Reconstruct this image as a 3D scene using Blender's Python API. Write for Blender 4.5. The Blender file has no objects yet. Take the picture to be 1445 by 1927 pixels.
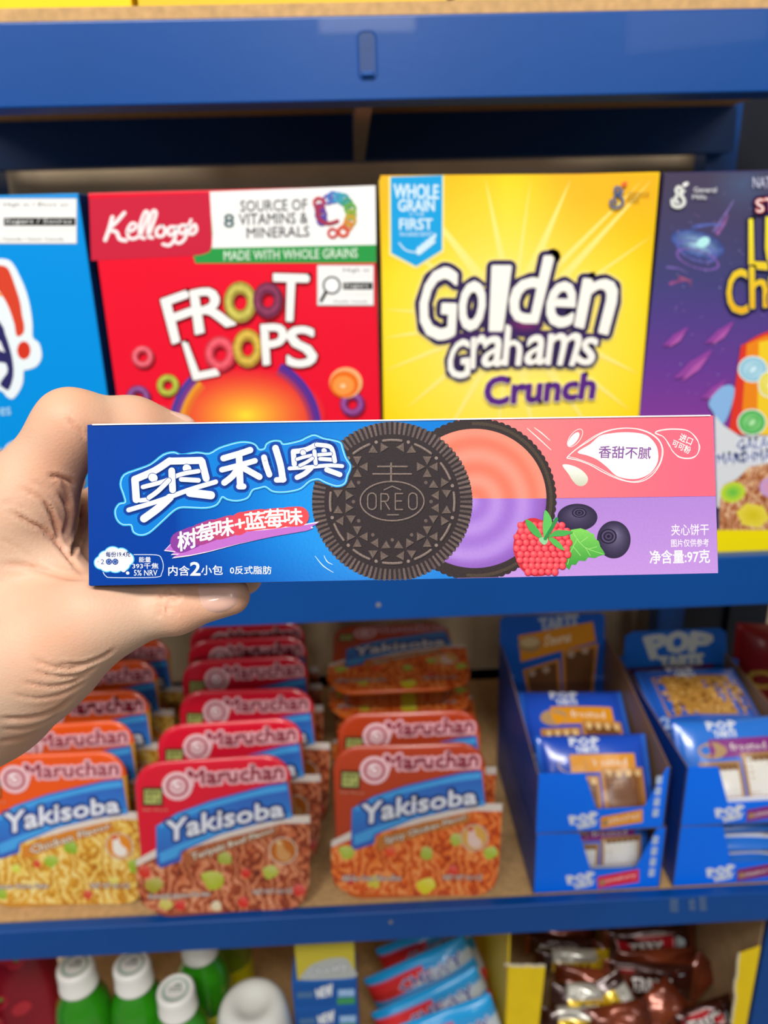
import bpy, math, random
import numpy as np
from mathutils import Matrix, Vector
R = math.radians
CZ = 1.42                      # camera height above the shop floor (m)
FPX = 1450.0                   # focal length in pixels of the 1445x1927 frame
W_, H_ = 1445.0, 1927.0

# ------------------------------------------------------------------ camera, world, lights
def cam_axes(p, y, r):
    cp, sp, cy, sy = math.cos(p), math.sin(p), math.cos(y), math.sin(y)
    fwd = np.array([-sy*cp, cy*cp, -sp]); right = np.array([cy, sy, 0.0]); up = np.cross(right, fwd)
    return right*math.cos(r)+up*math.sin(r), -right*math.sin(r)+up*math.cos(r), fwd
CR, CU, CF = cam_axes(R(19.4), R(-1.75), R(-1.55))
CAM = np.array([0, 0, CZ])
cam = bpy.data.cameras.new('camera'); camo = bpy.data.objects.new('camera', cam)
bpy.context.scene.collection.objects.link(camo)
M = Matrix.Identity(4)
for i in range(3):
    M[i][0], M[i][1], M[i][2], M[i][3] = CR[i], CU[i], -CF[i], CAM[i]
camo.matrix_world = M
cam.sensor_fit = 'VERTICAL'; cam.sensor_height = 36.0; cam.lens = 36.0*FPX/H_
cam.clip_start = 0.02
cam.dof.use_dof = True; cam.dof.focus_distance = 0.2375; cam.dof.aperture_fstop = 11.5
scn = bpy.context.scene
scn.camera = camo
scn.view_settings.view_transform = 'Standard'; scn.view_settings.look = 'None'
scn.view_settings.gamma = 1; scn.view_settings.use_curve_mapping = False
scn.view_settings.exposure = 0.15
wd = bpy.data.worlds.new('world'); scn.world = wd; wd.use_nodes = True
wd.node_tree.nodes['Background'].inputs[0].default_value = (0.93, 0.97, 1, 1)
wd.node_tree.nodes['Background'].inputs[1].default_value = 0.12
def area(name, loc, target, sx, sy, power, col=(1, 0.97, 0.93)):
    l = bpy.data.lights.new(name, 'AREA'); l.shape = 'RECTANGLE'; l.size = sx; l.size_y = sy; l.energy = power; l.color = col
    o = bpy.data.objects.new(name, l); scn.collection.objects.link(o); o.location = loc
    o.rotation_euler = (Vector(target)-Vector(loc)).to_track_quat('-Z', 'Y').to_euler()
    return o
area('ceiling_light', (-0.25, -0.8, CZ+1.3), (0, 0.45, CZ-0.4), 1.3, 0.35, 40)
area('ceiling_light', (1.5, -2.6, CZ+1.35), (0, 0.6, CZ-0.3), 0.6, 1.2, 11)
area('ceiling_light', (-1.8, -2.4, CZ+1.35), (0, 0.6, CZ-0.3), 0.6, 1.2, 11)
area('ceiling_light', (0.12, -3.4, CZ+1.22), (0, 0.6, CZ-0.2), 0.5, 0.4, 15)

# ------------------------------------------------------------------ geometry helpers
def ray(x, y): return CF+CR*(x-W_/2)/FPX+CU*(H_/2-y)/FPX
def at(x, y, Y):                # point seen at (x, y) on the vertical plane Y
    d = ray(x, y); return CAM+d*Y/d[1]
def atz(x, y, Z):               # the same on the horizontal plane at world height Z
    d = ray(x, y); return CAM+d*(Z-CZ)/d[2]
def atd(x, y, dep): return CAM+ray(x, y)*dep
def lin(h, a=1.0):
    if isinstance(h, str):
        h = h.lstrip('#'); c = [int(h[i:i+2], 16)/255 for i in (0, 2, 4)]
    else: c = list(h)[:3]
    return [((v+0.055)/1.055)**2.4 if v > 0.04045 else v/12.92 for v in c]+[a]
def mix(a, b, t):
    a, b = hexrgb(a), hexrgb(b); return tuple(a[i]*(1-t)+b[i]*t for i in range(3))
def hexrgb(h):
    if isinstance(h, str):
        h = h.lstrip('#'); return [int(h[i:i+2], 16)/255 for i in (0, 2, 4)]
    return list(h)[:3]

MATS = {}
def newmat(name):
    m = bpy.data.materials.new(name); m.use_nodes = True; nt = m.node_tree
    return m, nt, nt.nodes['Principled BSDF']
def bump(nt, b, scale, strength, dist=0.0005, detail=2, coord=True):
    n = nt.nodes.new('ShaderNodeTexNoise'); n.inputs['Scale'].default_value = scale; n.inputs['Detail'].default_value = detail
    if coord:
        t = nt.nodes.new('ShaderNodeTexCoord'); nt.links.new(t.outputs['Object'], n.inputs['Vector'])
    bp = nt.nodes.new('ShaderNodeBump'); bp.inputs['Strength'].default_value = strength; bp.inputs['Distance'].default_value = dist
    nt.links.new(n.outputs[0], bp.inputs['Height']); nt.links.new(bp.outputs[0], b.inputs['Normal'])
    return n
def printmat(name, rough=0.35, gain=1.0, grain=0.0, gscale=900, coat=0.0, metal=0.0, bs=0.05, spec=0.3, bscale=300):
    if name in MATS: return MATS[name]
    m, nt, b = newmat(name)
    a = nt.nodes.new('ShaderNodeVertexColor'); a.layer_name = 'Col'
    src = a.outputs[0]
    n = bump(nt, b, bscale, bs)
    if grain > 0:
        t = nt.nodes.new('ShaderNodeTexCoord')
        g = nt.nodes.new('ShaderNodeTexNoise'); g.inputs['Scale'].default_value = gscale; g.inputs['Detail'].default_value = 3
        nt.links.new(t.outputs['Object'], g.inputs['Vector'])
        mr = nt.nodes.new('ShaderNodeMapRange'); mr.inputs[1].default_value = .3; mr.inputs[2].default_value = .7
        mr.inputs[3].default_value = gain*(1-grain); mr.inputs[4].default_value = gain*(1+grain)
        nt.links.new(g.outputs[0], mr.inputs[0])
        mx = nt.nodes.new('ShaderNodeVectorMath'); mx.operation = 'SCALE'
        nt.links.new(src, mx.inputs[0]); nt.links.new(mr.outputs[0], mx.inputs['Scale']); src = mx.outputs[0]
    nt.links.new(src, b.inputs['Base Color'])
    b.inputs['Roughness'].default_value = rough; b.inputs['Coat Weight'].default_value = coat; b.inputs['Coat Roughness'].default_value = .12
    b.inputs['Metallic'].default_value = metal; b.inputs['Specular IOR Level'].default_value = spec
    MATS[name] = m; return m
def solid(name, col, rough=0.5, metal=0.0, noise=0.06, nscale=40, coat=0.0, bs=0.1, bscale=120, trans=0.0, spec=0.5):
    if name in MATS: return MATS[name]
    m, nt, b = newmat(name)
    t = nt.nodes.new('ShaderNodeTexCoord'); g = nt.nodes.new('ShaderNodeTexNoise'); g.inputs['Scale'].default_value = nscale; g.inputs['Detail'].default_value = 4
    nt.links.new(t.outputs['Object'], g.inputs['Vector'])
    cr = nt.nodes.new('ShaderNodeValToRGB'); c = lin(col)
    cr.color_ramp.elements[0].position = .3; cr.color_ramp.elements[1].position = .7
    cr.color_ramp.elements[0].color = [v*(1-noise) for v in c[:3]]+[1]; cr.color_ramp.elements[1].color = [min(1, v*(1+noise)) for v in c[:3]]+[1]
    nt.links.new(g.outputs[0], cr.inputs[0]); nt.links.new(cr.outputs[0], b.inputs['Base Color'])
    bump(nt, b, bscale, bs)
    b.inputs['Roughness'].default_value = rough; b.inputs['Metallic'].default_value = metal; b.inputs['Coat Weight'].default_value = coat
    b.inputs['Transmission Weight'].default_value = trans; b.inputs['Specular IOR Level'].default_value = spec
    MATS[name] = m; return m
def foodmat(name, cols, scale, dist=2.0, rough=0.35, coat=0.6):
    """printed picture of noodles / cereal under film: a procedural mottled pattern"""
    if name in MATS: return MATS[name]
    m, nt, b = newmat(name)
    t = nt.nodes.new('ShaderNodeTexCoord')
    v = nt.nodes.new('ShaderNodeTexWave'); v.inputs['Scale'].default_value = scale; v.inputs['Distortion'].default_value = 14; v.inputs['Detail'].default_value = 2
    v.inputs['Detail Scale'].default_value = dist
    n = nt.nodes.new('ShaderNodeTexNoise'); n.inputs['Scale'].default_value = scale*1.1; n.inputs['Detail'].default_value = 2
    nt.links.new(t.outputs['Object'], v.inputs['Vector']); nt.links.new(t.outputs['Object'], n.inputs['Vector'])
    mm = nt.nodes.new('ShaderNodeMath'); mm.operation = 'MULTIPLY_ADD'; mm.inputs[1].default_value = .45
    nt.links.new(v.outputs[1], mm.inputs[0])
    m2 = nt.nodes.new('ShaderNodeMath'); m2.operation = 'MULTIPLY'; m2.inputs[1].default_value = .62
    nt.links.new(n.outputs[0], m2.inputs[0]); nt.links.new(m2.outputs[0], mm.inputs[2])
    cr = nt.nodes.new('ShaderNodeValToRGB'); k = len(cols)
    while len(cr.color_ramp.elements) < k: cr.color_ramp.elements.new(.5)
    for i, c in enumerate(cols):
        cr.color_ramp.elements[i].position = .22+.6*i/(k-1); cr.color_ramp.elements[i].color = lin(c)
    nt.links.new(mm.outputs[0], cr.inputs[0]); nt.links.new(cr.outputs[0], b.inputs['Base Color'])
    b.inputs['Roughness'].default_value = rough; b.inputs['Coat Weight'].default_value = coat
    MATS[name] = m; return m

def link(o, parent=None):
    scn.collection.objects.link(o)
    if parent is not None: o.parent = parent
    return o
def tag(o, label=None, cat=None, group=None, kind=None):
    for k, v in (('label', label), ('category', cat), ('group', group), ('kind', kind)):
        if v: o[k] = v
    return o
def empty(name, mat, label, cat, group=None):
    o = bpy.data.objects.new(name, None); o.empty_display_size = .02; link(o); o.matrix_world = mat
    return tag(o, label, cat, group)
def meshobj(name, verts, faces, mats, cols=None, parent=None, midx=None, smooth=False, mlocal=None):
    """cols: one colour per face, or a list of per-corner colours"""
    me = bpy.data.meshes.new(name)
    me.from_pydata([tuple(map(float, v)) for v in verts], [], [tuple(map(int, f)) for f in faces])
    if not isinstance(mats, (list, tuple)): mats = [mats]
    for m in mats: me.materials.append(m)
    if midx is not None: me.polygons.foreach_set('material_index', np.array(midx, dtype=np.int32))
    if cols is not None:
        ca = me.color_attributes.new('Col', 'FLOAT_COLOR', 'CORNER')
        buf = []
        for f, c in zip(faces, cols):
            if isinstance(c[0], (list, tuple, np.ndarray)):
                for q in c: buf.extend(list(q))
            else: buf.extend(list(c)*len(f))
        ca.data.foreach_set('color', np.array(buf, dtype=np.float32))
    if smooth: me.polygons.foreach_set('use_smooth', np.ones(len(faces), dtype=bool))
    me.update()
    o = bpy.data.objects.new(name, me); link(o, parent)
    if mlocal is not None: o.matrix_local = mlocal
    return o
def bake(o):
    """apply the modifiers of o to its mesh"""
    bpy.context.view_layer.update()
    dg = bpy.context.evaluated_depsgraph_get()
    me = bpy.data.meshes.new_from_object(o.evaluated_get(dg)); o.modifiers.clear(); o.data = me
    return o
def boxv(x0, x1, y0, y1, z0, z1):
    v = [(x0, y0, z0), (x1, y0, z0), (x1, y1, z0), (x0, y1, z0), (x0, y0, z1), (x1, y0, z1), (x1, y1, z1), (x0, y1, z1)]
    f = [(0, 3, 2, 1), (4, 5, 6, 7), (0, 1, 5, 4), (1, 2, 6, 5), (2, 3, 7, 6), (3, 0, 4, 7)]  # bottom top front right back left
    return v, f
def boxobj(name, ext, mat, parent=None, col=None, bev=0.0, mlocal=None):
    v, f = boxv(*ext)
    cols = None
    if col is not None:
        cols = [lin(c) for c in (col if isinstance(col, (list, tuple)) and len(col) == 6 else [col]*6)]
    o = meshobj(name, v, f, mat, cols, parent, mlocal=mlocal)
    if bev > 0:
        m = o.modifiers.new('b', 'BEVEL'); m.width = bev; m.segments = 2; m.limit_method = 'NONE'
        bake(o)
    return o
def prism(name, poly, y0, y1, mat, parent=None, col=None, bev=0.0, mlocal=None):
    """poly in (x, z), extruded along y"""
    n = len(poly); v = [(x, y0, z) for x, z in poly]+[(x, y1, z) for x, z in poly]
    f = [tuple(range(n)), tuple(range(2*n-1, n-1, -1))]+[(i, i+n, (i+1) % n+n, (i+1) % n) for i in range(n)]
    cols = [lin(col)]*len(f) if col is not None else None
    o = meshobj(name, v, f, mat, cols, parent, mlocal=mlocal)
    if bev > 0:
        m = o.modifiers.new('b', 'BEVEL'); m.width = bev; m.segments = 2; m.limit_method = 'ANGLE'; bake(o)
    return o
def lathe(name, prof, mat, parent=None, n=40, col=None, smooth=True, mlocal=None):
    v = []; f = []
    for r_, z in prof:
        for k in range(n): v.append((r_*math.cos(2*math.pi*k/n), r_*math.sin(2*math.pi*k/n), z))
    for i in range(len(prof)-1):
        for k in range(n): f.append((i*n+k, i*n+(k+1) % n, (i+1)*n+(k+1) % n, (i+1)*n+k))
    f.append(tuple(range(n-1, -1, -1))); f.append(tuple(range((len(prof)-1)*n, len(prof)*n)))
    cols = [lin(col)]*len(f) if col is not None else None
    return meshobj(name, v, f, mat, cols, parent, smooth=smooth, mlocal=mlocal)
def smoothpts(pts, n=6, closed=True):
    out = []; k = len(pts); rng = range(k) if closed else range(k-1)
    P = [np.array(p, float) for p in pts]
    for i in rng:
        if closed: a, b, c, d = P[i-1], P[i], P[(i+1) % k], P[(i+2) % k]
        else: a, b, c, d = P[max(i-1, 0)], P[i], P[i+1], P[min(i+2, k-1)]
        for j in range(n):
            t = j/n; out.append(tuple(.5*((2*b)+(-a+c)*t+(2*a-5*b+4*c-d)*t*t+(-a+3*b-3*c+d)*t**3)))
    if not closed: out.append(tuple(P[-1]))
    return out

# ------------------------------------------------------------------ glyph outlines as 2D meshes
GL = {}
def glyph(s, bold=0.0, res=3, spacing=1.0):
    key = (s, bold, res, spacing)
    if key in GL: return GL[key]
    c = bpy.data.curves.new('lettering', 'FONT'); c.body = s; c.size = 1; c.offset = bold; c.resolution_u = res; c.fill_mode = 'FRONT'; c.space_character = spacing
    o = bpy.data.objects.new('lettering', c); scn.collection.objects.link(o)
    bpy.context.view_layer.update()
    me = bpy.data.meshes.new_from_object(o.evaluated_get(bpy.context.evaluated_depsgraph_get()))
    v = np.array([tuple(x.co)[:2] for x in me.vertices]); f = [tuple(p.vertices) for p in me.polygons]
    if len(v) == 0: v = np.zeros((1, 2)); f = []
    ec = {}
    for p in f:
        for i in range(len(p)):
            e = tuple(sorted((p[i], p[(i+1) % len(p)]))); ec[e] = ec.get(e, 0)+1
    be = [e for e, k in ec.items() if k == 1]
    lo = v.min(0); hi = v.max(0); sz = np.maximum(hi-lo, 1e-6)
    GL[key] = ((v-lo)/sz, f, be, sz[0]/sz[1])
    bpy.data.objects.remove(o); bpy.data.curves.remove(c); bpy.data.meshes.remove(me)
    return GL[key]

class Art:
    """flat printing on a local plane (u right, v up, h out); coordinates go through mp(x, y) -> (u, v)"""
    def __init__(s, mp, step=2e-5, h0=5e-5):
        s.mp = mp; s.v = []; s.f = []; s.c = []; s.m = []; s.step = step; s.h = h0; s.mats = []; s.hf = None; s.frozen = False
    def mi(s, mat):
        if mat not in s.mats: s.mats.append(mat)
        return s.mats.index(mat)
    def add(s, pts, col, mat=None, dh=0.0, raw=False):
        i0 = len(s.v)
        for p in pts:
            u, v = s.mp(p[0], p[1]); s.v.append((u, v, s.h+dh+(s.hf(u, v) if s.hf else 0)))
        s.f.append(tuple(range(i0, i0+len(pts))))
        s.c.append(lin(col) if not isinstance(col, list) else [lin(q) for q in col]); s.m.append(s.mi(mat or s.default))
    def up(s):
        if not s.frozen: s.h += s.step
    def poly(s, pts, col, mat=None, sm=0, fn=None):
        if sm: pts = smoothpts(pts, sm)
        if fn: col = [fn(p) for p in pts]
        s.add(pts, col, mat); s.up()
    def rect(s, x0, y0, x1, y1, col, mat=None, rot=0):
        cx, cy = (x0+x1)/2, (y0+y1)/2; c, n = math.cos(R(rot)), math.sin(R(rot))
        s.poly([(cx+(x-cx)*c-(y-cy)*n, cy+(x-cx)*n+(y-cy)*c) for x, y in ((x0, y0), (x1, y0), (x1, y1), (x0, y1))], col, mat)
    def grid(s, x0, y0, x1, y1, nx, ny, fn, mat=None, quad=None):
        q = quad or [(x0, y0), (x1, y0), (x1, y1), (x0, y1)]
        def P(a, b): return tuple((1-a)*(1-b)*q[0][k]+a*(1-b)*q[1][k]+a*b*q[2][k]+(1-a)*b*q[3][k] for k in (0, 1))
        for i in range(nx):
            for j in range(ny):
                pts = [P(i/nx, j/ny), P((i+1)/nx, j/ny), P((i+1)/nx, (j+1)/ny), P(i/nx, (j+1)/ny)]
                s.add(pts, [fn(p) for p in pts], mat)
        s.up()
    def ellipse(s, cx, cy, rx, ry, col, rot=0, n=40, mat=None, fn=None):
        c, d = math.cos(R(rot)), math.sin(R(rot)); pts = []
        for k in range(n):
            a = 2*math.pi*k/n; x, y = rx*math.cos(a), ry*math.sin(a); pts.append((cx+x*c-y*d, cy+x*d+y*c))
        s.poly(pts, col, mat, fn=fn)
    def radial(s, cx, cy, rx, ry, c0, c1, n=48, rings=4, power=1.0, rot=0, mat=None, hx=0, hy=0, a0=0, a1=360):
        """disc shaded from c0 (at the highlight) to c1 at the rim; a printed colour gradient"""
        c, d = math.cos(R(rot)), math.sin(R(rot)); part = (a1-a0) < 360
        def P(t, k):
            a = R(a0+(a1-a0)*k/n); x, y = rx*math.cos(a)*t+hx*(1-t), ry*math.sin(a)*t+hy*(1-t); return (cx+x*c-y*d, cy+x*d+y*c)
        for i in range(rings):
            t0, t1 = i/rings, (i+1)/rings; q0, q1 = mix(c0, c1, t0**power), mix(c0, c1, t1**power)
            for k in range(n):
                if i == 0: s.add([P(0, k), P(t1, k), P(t1, k+1)], [q0, q1, q1], mat)
                else: s.add([P(t0, k), P(t1, k), P(t1, k+1), P(t0, k+1)], [q0, q1, q1, q0], mat)
        s.up()
    def ring(s, cx, cy, r0, r1, col, n=40, ry=1.0, rot=0, mat=None, col2=None):
        c, d = math.cos(R(rot)), math.sin(R(rot))
        def P(r_, k):
            a = 2*math.pi*k/n; x, y = r_*math.cos(a), r_*ry*math.sin(a); return (cx+x*c-y*d, cy+x*d+y*c)
        for k in range(n):
            cc = col if col2 is None else [col, col, col2, col2] if False else col
            s.add([P(r0, k), P(r0, k+1), P(r1, k+1), P(r1, k)], cc, mat)
        s.up()
    def stroke(s, pts, w, col, sm=0, closed=False, mat=None, taper=None, cap=True, ns=10):
        if sm: pts = smoothpts(pts, sm, closed)
        pts = [np.array(p, float) for p in pts]; n = len(pts)
        ws = [w]*n if taper is None else [w*(taper[0]+(taper[1]-taper[0])*i/(n-1)) if len(taper) == 2 else w*np.interp(i/(n-1), np.linspace(0, 1, len(taper)), taper) for i in range(n)]
        sub = s.step*.25
        for i in range(n if closed else n-1):
            a, b = pts[i], pts[(i+1) % n]; d = b-a; L = np.hypot(*d)
            if L < 1e-9: continue
            nn = np.array([-d[1], d[0]])/L; wa, wb = ws[i]/2, ws[(i+1) % n]/2
            s.add([a+nn*wa, b+nn*wb, b-nn*wb, a-nn*wa], col, mat, dh=sub*(i % 2))
        for i in range(n):
            if not cap and i in (0, n-1): continue
            if ws[i] <= 0: continue
            s.add([pts[i]+np.array([math.cos(t), math.sin(t)])*ws[i]/2 for t in np.linspace(0, 2*math.pi, ns, endpoint=False)], col, mat, dh=sub*(2+i % 2))
        s.up()
    def text(s, t, x0, y0, x1, y1, col, rot=0, bold=0.0, outline=None, quad=None, shear=0, mat=None, warp=None, res=3, spacing=1.0, fn=None, under=None):
        """t fills the box (x0, y0)-(x1, y1); outline = (width, colour) drawn behind; quad = TL, TR, BR, BL"""
        cjk = any(ord(ch) > 0x2E80 for ch in t)
        V, F, BE, asp = glyph(t, 0.0, res, spacing)
        if bold > 0 and not outline:
            hh = abs(quad[3][1]-quad[0][1]) if quad else abs(y1-y0)
            outline = [(bold*hh*(1.7 if cjk else 2.2), col)]
        cx, cy = (x0+x1)/2, (y0+y1)/2; c, d = math.cos(R(rot)), math.sin(R(rot)); P = []
        for a, b in V:
            b = 1-b
            if warp: x, y = warp(a, b)
            elif quad: x, y = [(1-a)*(1-b)*quad[0][k]+a*(1-b)*quad[1][k]+a*b*quad[2][k]+(1-a)*b*quad[3][k] for k in (0, 1)]
            else:
                x, y = x0+a*(x1-x0)+shear*(0.5-b)*(y1-y0), y0+b*(y1-y0); x, y = cx+(x-cx)*c-(y-cy)*d, cy+(x-cx)*d+(y-cy)*c
            P.append((x, y))
        if outline:
            outs = outline if isinstance(outline, list) else [outline]
            for w, oc in outs:
                for i, e in enumerate(BE):
                    a, b = np.array(P[e[0]]), np.array(P[e[1]]); dd = b-a; L = np.hypot(*dd)
                    if L < 1e-9: continue
                    nn = np.array([-dd[1], dd[0]])/L*w/2
                    s.add([a+nn, b+nn, b-nn, a-nn], oc, mat, dh=s.step*.15*(i % 3))
                    s.add([a+np.array([math.cos(q), math.sin(q)])*w/2 for q in np.linspace(0, 2*math.pi, 9, endpoint=False)], oc, mat, dh=s.step*(.5+.15*(i % 2)))
                s.up()
        i0 = len(s.v)
        for p in P:
            u, v = s.mp(*p); s.v.append((u, v, s.h+(s.hf(u, v) if s.hf else 0)))
        for f in F:
            s.f.append(tuple(i0+k for k in f)); s.c.append([lin(fn(P[k])) for k in f] if fn else lin(col)); s.m.append(s.mi(mat or s.default))
        s.up()
    def build(s, name, parent, mlocal=None):
        # make every face look outwards
        F = []; C = []
        for f, c in zip(s.f, s.c):
            a = 0
            for i in range(len(f)):
                p, q = s.v[f[i]], s.v[f[(i+1) % len(f)]]; a += p[0]*q[1]-q[0]*p[1]
            if a < 0:
                f = f[::-1]
                if isinstance(c[0], list): c = c[::-1]
            F.append(f); C.append(c)
        o = meshobj(name, s.v, F, s.mats, C, parent, midx=s.m, mlocal=mlocal)
        s.v = []; s.f = []; s.c = []; s.m = []
        return o
PAPER = printmat('printed_carton', rough=.38, bs=.04)
Art.default = PAPER
FRONT = Matrix(((1, 0, 0, 0), (0, 0, -1, 0), (0, 1, 0, 0), (0, 0, 0, 1)))   # art plane -> local face looking along -y (u=x, v=z)
def front_at(y): 
    m = FRONT.copy(); m[1][3] = y; return m
def plane_map(Mw):
    """map from photograph measurements to the plane Mw (u, v) of the real, already placed face"""
    Mi = np.array(Mw.inverted()); O = np.array(Mw.translation); N = np.array(Mw.col[2][:3])
    def mp(x, y):
        d = ray(x, y); t = np.dot(O-CAM, N)/np.dot(d, N); p = CAM+d*t
        q = Mi @ np.array([p[0], p[1], p[2], 1.0]); return float(q[0]), float(q[1])
    return mp
def T(x, y, z, rz=0, rx=0, ry=0):
    return Matrix.Translation((x, y, z)) @ Matrix.Rotation(R(rz), 4, 'Z') @ Matrix.Rotation(R(rx), 4, 'X') @ Matrix.Rotation(R(ry), 4, 'Y')
#@@SETTING
#@@OREO
#@@HAND
#@@CEREAL
#@@TRAYS
#@@TARTS
#@@LOWER
# ------------------------------------------------------------------ setting: wall, floor, rack
def structure(o): o['kind'] = 'structure'; return o
wallm = solid('concrete_wall', 'e6cda8', rough=.9, noise=.25, nscale=7, bs=.3, bscale=60)
structure(boxobj('wall_back', (-2.5, 2.5, 1.12, 1.25, 0, 2.9), wallm))
floorm = solid('shop_floor', '8f8b84', rough=.6, noise=.1, nscale=4)
structure(boxobj('floor', (-2.5, 2.5, -4, 1.12, -0.05, 0), floorm))
BLUE = solid('rack_blue', '034894', rough=.36, noise=.05, nscale=9, bs=.12, bscale=90, coat=.08, spec=.35)
BLUED = solid('rack_slot_blue', '17407c', rough=.4)
BOARD = solid('particle_board', 'c9a06c', rough=.85, noise=.14, nscale=160, bs=.3, bscale=260)
GREYM = solid('galvanised_bar', '9a9a96', rough=.5, metal=.5)
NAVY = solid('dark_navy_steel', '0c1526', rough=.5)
rack = empty('shelf_rack', Matrix.Translation((0, .585, 0)), 'blue steel shelving rack with particle board shelves', 'shelving')
def W2L(o, ext):
    m = o.matrix_world.translation; return (ext[0]-m.x, ext[1]-m.x, ext[2]-m.y, ext[3]-m.y, ext[4]-m.z, ext[5]-m.z)
ZT = [CZ+.1398, CZ-.2574, CZ-.6242, CZ-.985]          # shelf tops
XL, XR, YF, YB = -.437, .462, .585, 1.03
for i, z in enumerate(ZT):
    # front beam: folded C profile, with the slot pressed into the topmost one
    h = (.0501, .0459, .0366, .0459)[i]
    prof = [(0, -h), (0, 0), (.012, 0), (.012, -.003), (.003, -.003), (.003, -h+.003), (.03, -h+.003), (.03, -h)]
    v = []; n = len(prof)
    for x in (XL, XR): v += [(x, y, z-YF*0+zz-0) for y, zz in prof]
    f = [tuple(range(n))[::-1], tuple(range(n, 2*n))]+[(k, (k+1) % n, (k+1) % n+n, k+n) for k in range(n)]
    o = meshobj('front_beam', v, f, BLUE, None, rack)
    m = o.modifiers.new('b', 'BEVEL'); m.width = .0014; m.segments = 3; m.limit_method = 'ANGLE'; bake(o)
    bv, bf = boxv(XL, XR, YB-YF-.03, YB-YF, z-.05, z)
    meshobj('back_beam', bv, bf, BLUE, None, rack)
    boxobj('shelf_board', (XL+.005, XR-.005, .0135 if i else .0015, YB-YF-.001, z-.008 if i else z+.0002, z if i else z+.0078), BOARD, rack)
# pressed slot in the topmost beam: recess, rim and folded-out lip
m0 = at(691, 104, .585); zc = m0[2]; xc = m0[0]
def rr_(cx, cz, w, h, r, n=6):
    out = []
    for sx, sz, a0 in ((1, 1, 0), (-1, 1, 90), (-1, -1, 180), (1, -1, 270)):
        for k in range(n+1):
            a = R(a0+90*k/n); out.append((cx+sx*(w/2-r)+r*math.cos(a), cz+sz*(h/2-r)+r*math.sin(a)))
    return out
def rim(name, cx, cz, w, h, mat, par, y, wid=.0016, thick=.001):
    a = rr_(cx, cz, w, h, w*.3); b = rr_(cx, cz, w+2*wid, h+2*wid, (w+2*wid)*.32); n = len(a)
    v = [(p[0], y, p[1]) for p in a]+[(p[0], y-thick, p[1]) for p in [(q[0]*.5+w_[0]*.5, q[1]*.5+w_[1]*.5) for q, w_ in zip(a, b)]]+[(p[0], y, p[1]) for p in b]
    f = [(k, (k+1) % n, (k+1) % n+n, k+n) for k in range(n)]+[(k+n, (k+1) % n+n, (k+1) % n+2*n, k+2*n) for k in range(n)]
    return meshobj(name, v, f, mat, None, par, smooth=True)
prism('beam_slot', rr_(xc, zc, .0105, .0265, .0033), -.0003, .0002, BLUED, rack)
rim('slot_rim', xc, zc, .0105, .0265, BLUE, rack, -.0002)
prism('slot_lip', [(xc-.0042, zc-.0128), (xc+.0042, zc-.0128), (xc+.0042, zc-.0095), (xc-.0042, zc-.0095)], -.0032, .0, BLUE, rack, bev=.0008)
for (px_, py_) in ((712, 1138), (735, 1735)):
    q = at(px_, py_, .585); prism('beam_slot', rr_(q[0], q[2], .004, .004, .0018), -.0004, .0002, GREYM, rack)
# sticker residue with worn grey print low on the third beam
A = Art(plane_map(Matrix.Translation((0, .585, 0)) @ FRONT), h0=.0004)
worn = printmat('worn_sticker', rough=.7, grain=.35, gscale=500)
for x, y, w, h in ((1268, 1703, 16, 26), (1302, 1702, 12, 22), (1322, 1700, 14, 27)): A.rect(x-w/2, y-h/2, x+w/2, y+h/2, '4a6590', mat=worn, rot=-3)
A.build('worn_sticker', rack, FRONT)
# support bar below the topmost board, posts
p0 = at(668, 252, YB-.05); p1 = at(684, 190, .62)
boxobj('support_bar', (p1[0]-.006, p1[0]+.006, .03, YB-YF-.03, ZT[0]-.05-0, ZT[0]-.0085), GREYM, rack)
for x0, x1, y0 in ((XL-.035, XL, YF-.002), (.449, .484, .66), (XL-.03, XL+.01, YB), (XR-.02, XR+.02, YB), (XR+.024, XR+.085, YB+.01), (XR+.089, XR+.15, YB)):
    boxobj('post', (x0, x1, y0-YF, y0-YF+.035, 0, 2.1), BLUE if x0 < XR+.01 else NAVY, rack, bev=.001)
# yellow cartons standing on the topmost board
def carton(name, x0, x1, y0, y1, z0, z1, cols, label, cat='box', group=None, rz=0, bev=.0008, mat=None):
    cx, cy = (x0+x1)/2, (y0+y1)/2; Mw = T(cx, cy, z0, rz)
    r_ = empty(name, Mw, label, cat, group)
    boxobj('carton', (x0-cx, x1-cx, y0-cy, y1-cy, 0, z1-z0), mat or PAPER, r_, cols, bev)
    return r_, Mw, y0-cy
zt = ZT[0]+.0081
a = at(0, 10, .60); b = at(249, 10, .60); c = at(1050, 8, .60)
for (xa, xb, col, lab, rz) in ((a[0]-.07, b[0]-.001, 'f6cf12', 'bright yellow carton at the left end of the top shelf', 0), (b[0]+.003, b[0]+.21, 'e0bd2a', 'mustard yellow carton beside the brighter yellow one on the top shelf', 0), (b[0]+.215, b[0]+.42, 'c9b04a', 'dull yellow carton on the top shelf above the metal slot', 0)):
    r_, Mw, fy = carton('snack_carton', xa, xb, .603, .80, zt, zt+.20, col, lab, group=None, rz=rz)
    boxobj('lid_flap', (-(xb-xa)/2, (xb-xa)/2, fy-.0008, fy-.0002, .13, .198), PAPER, r_, mix(col, '000000', .06))
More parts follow.
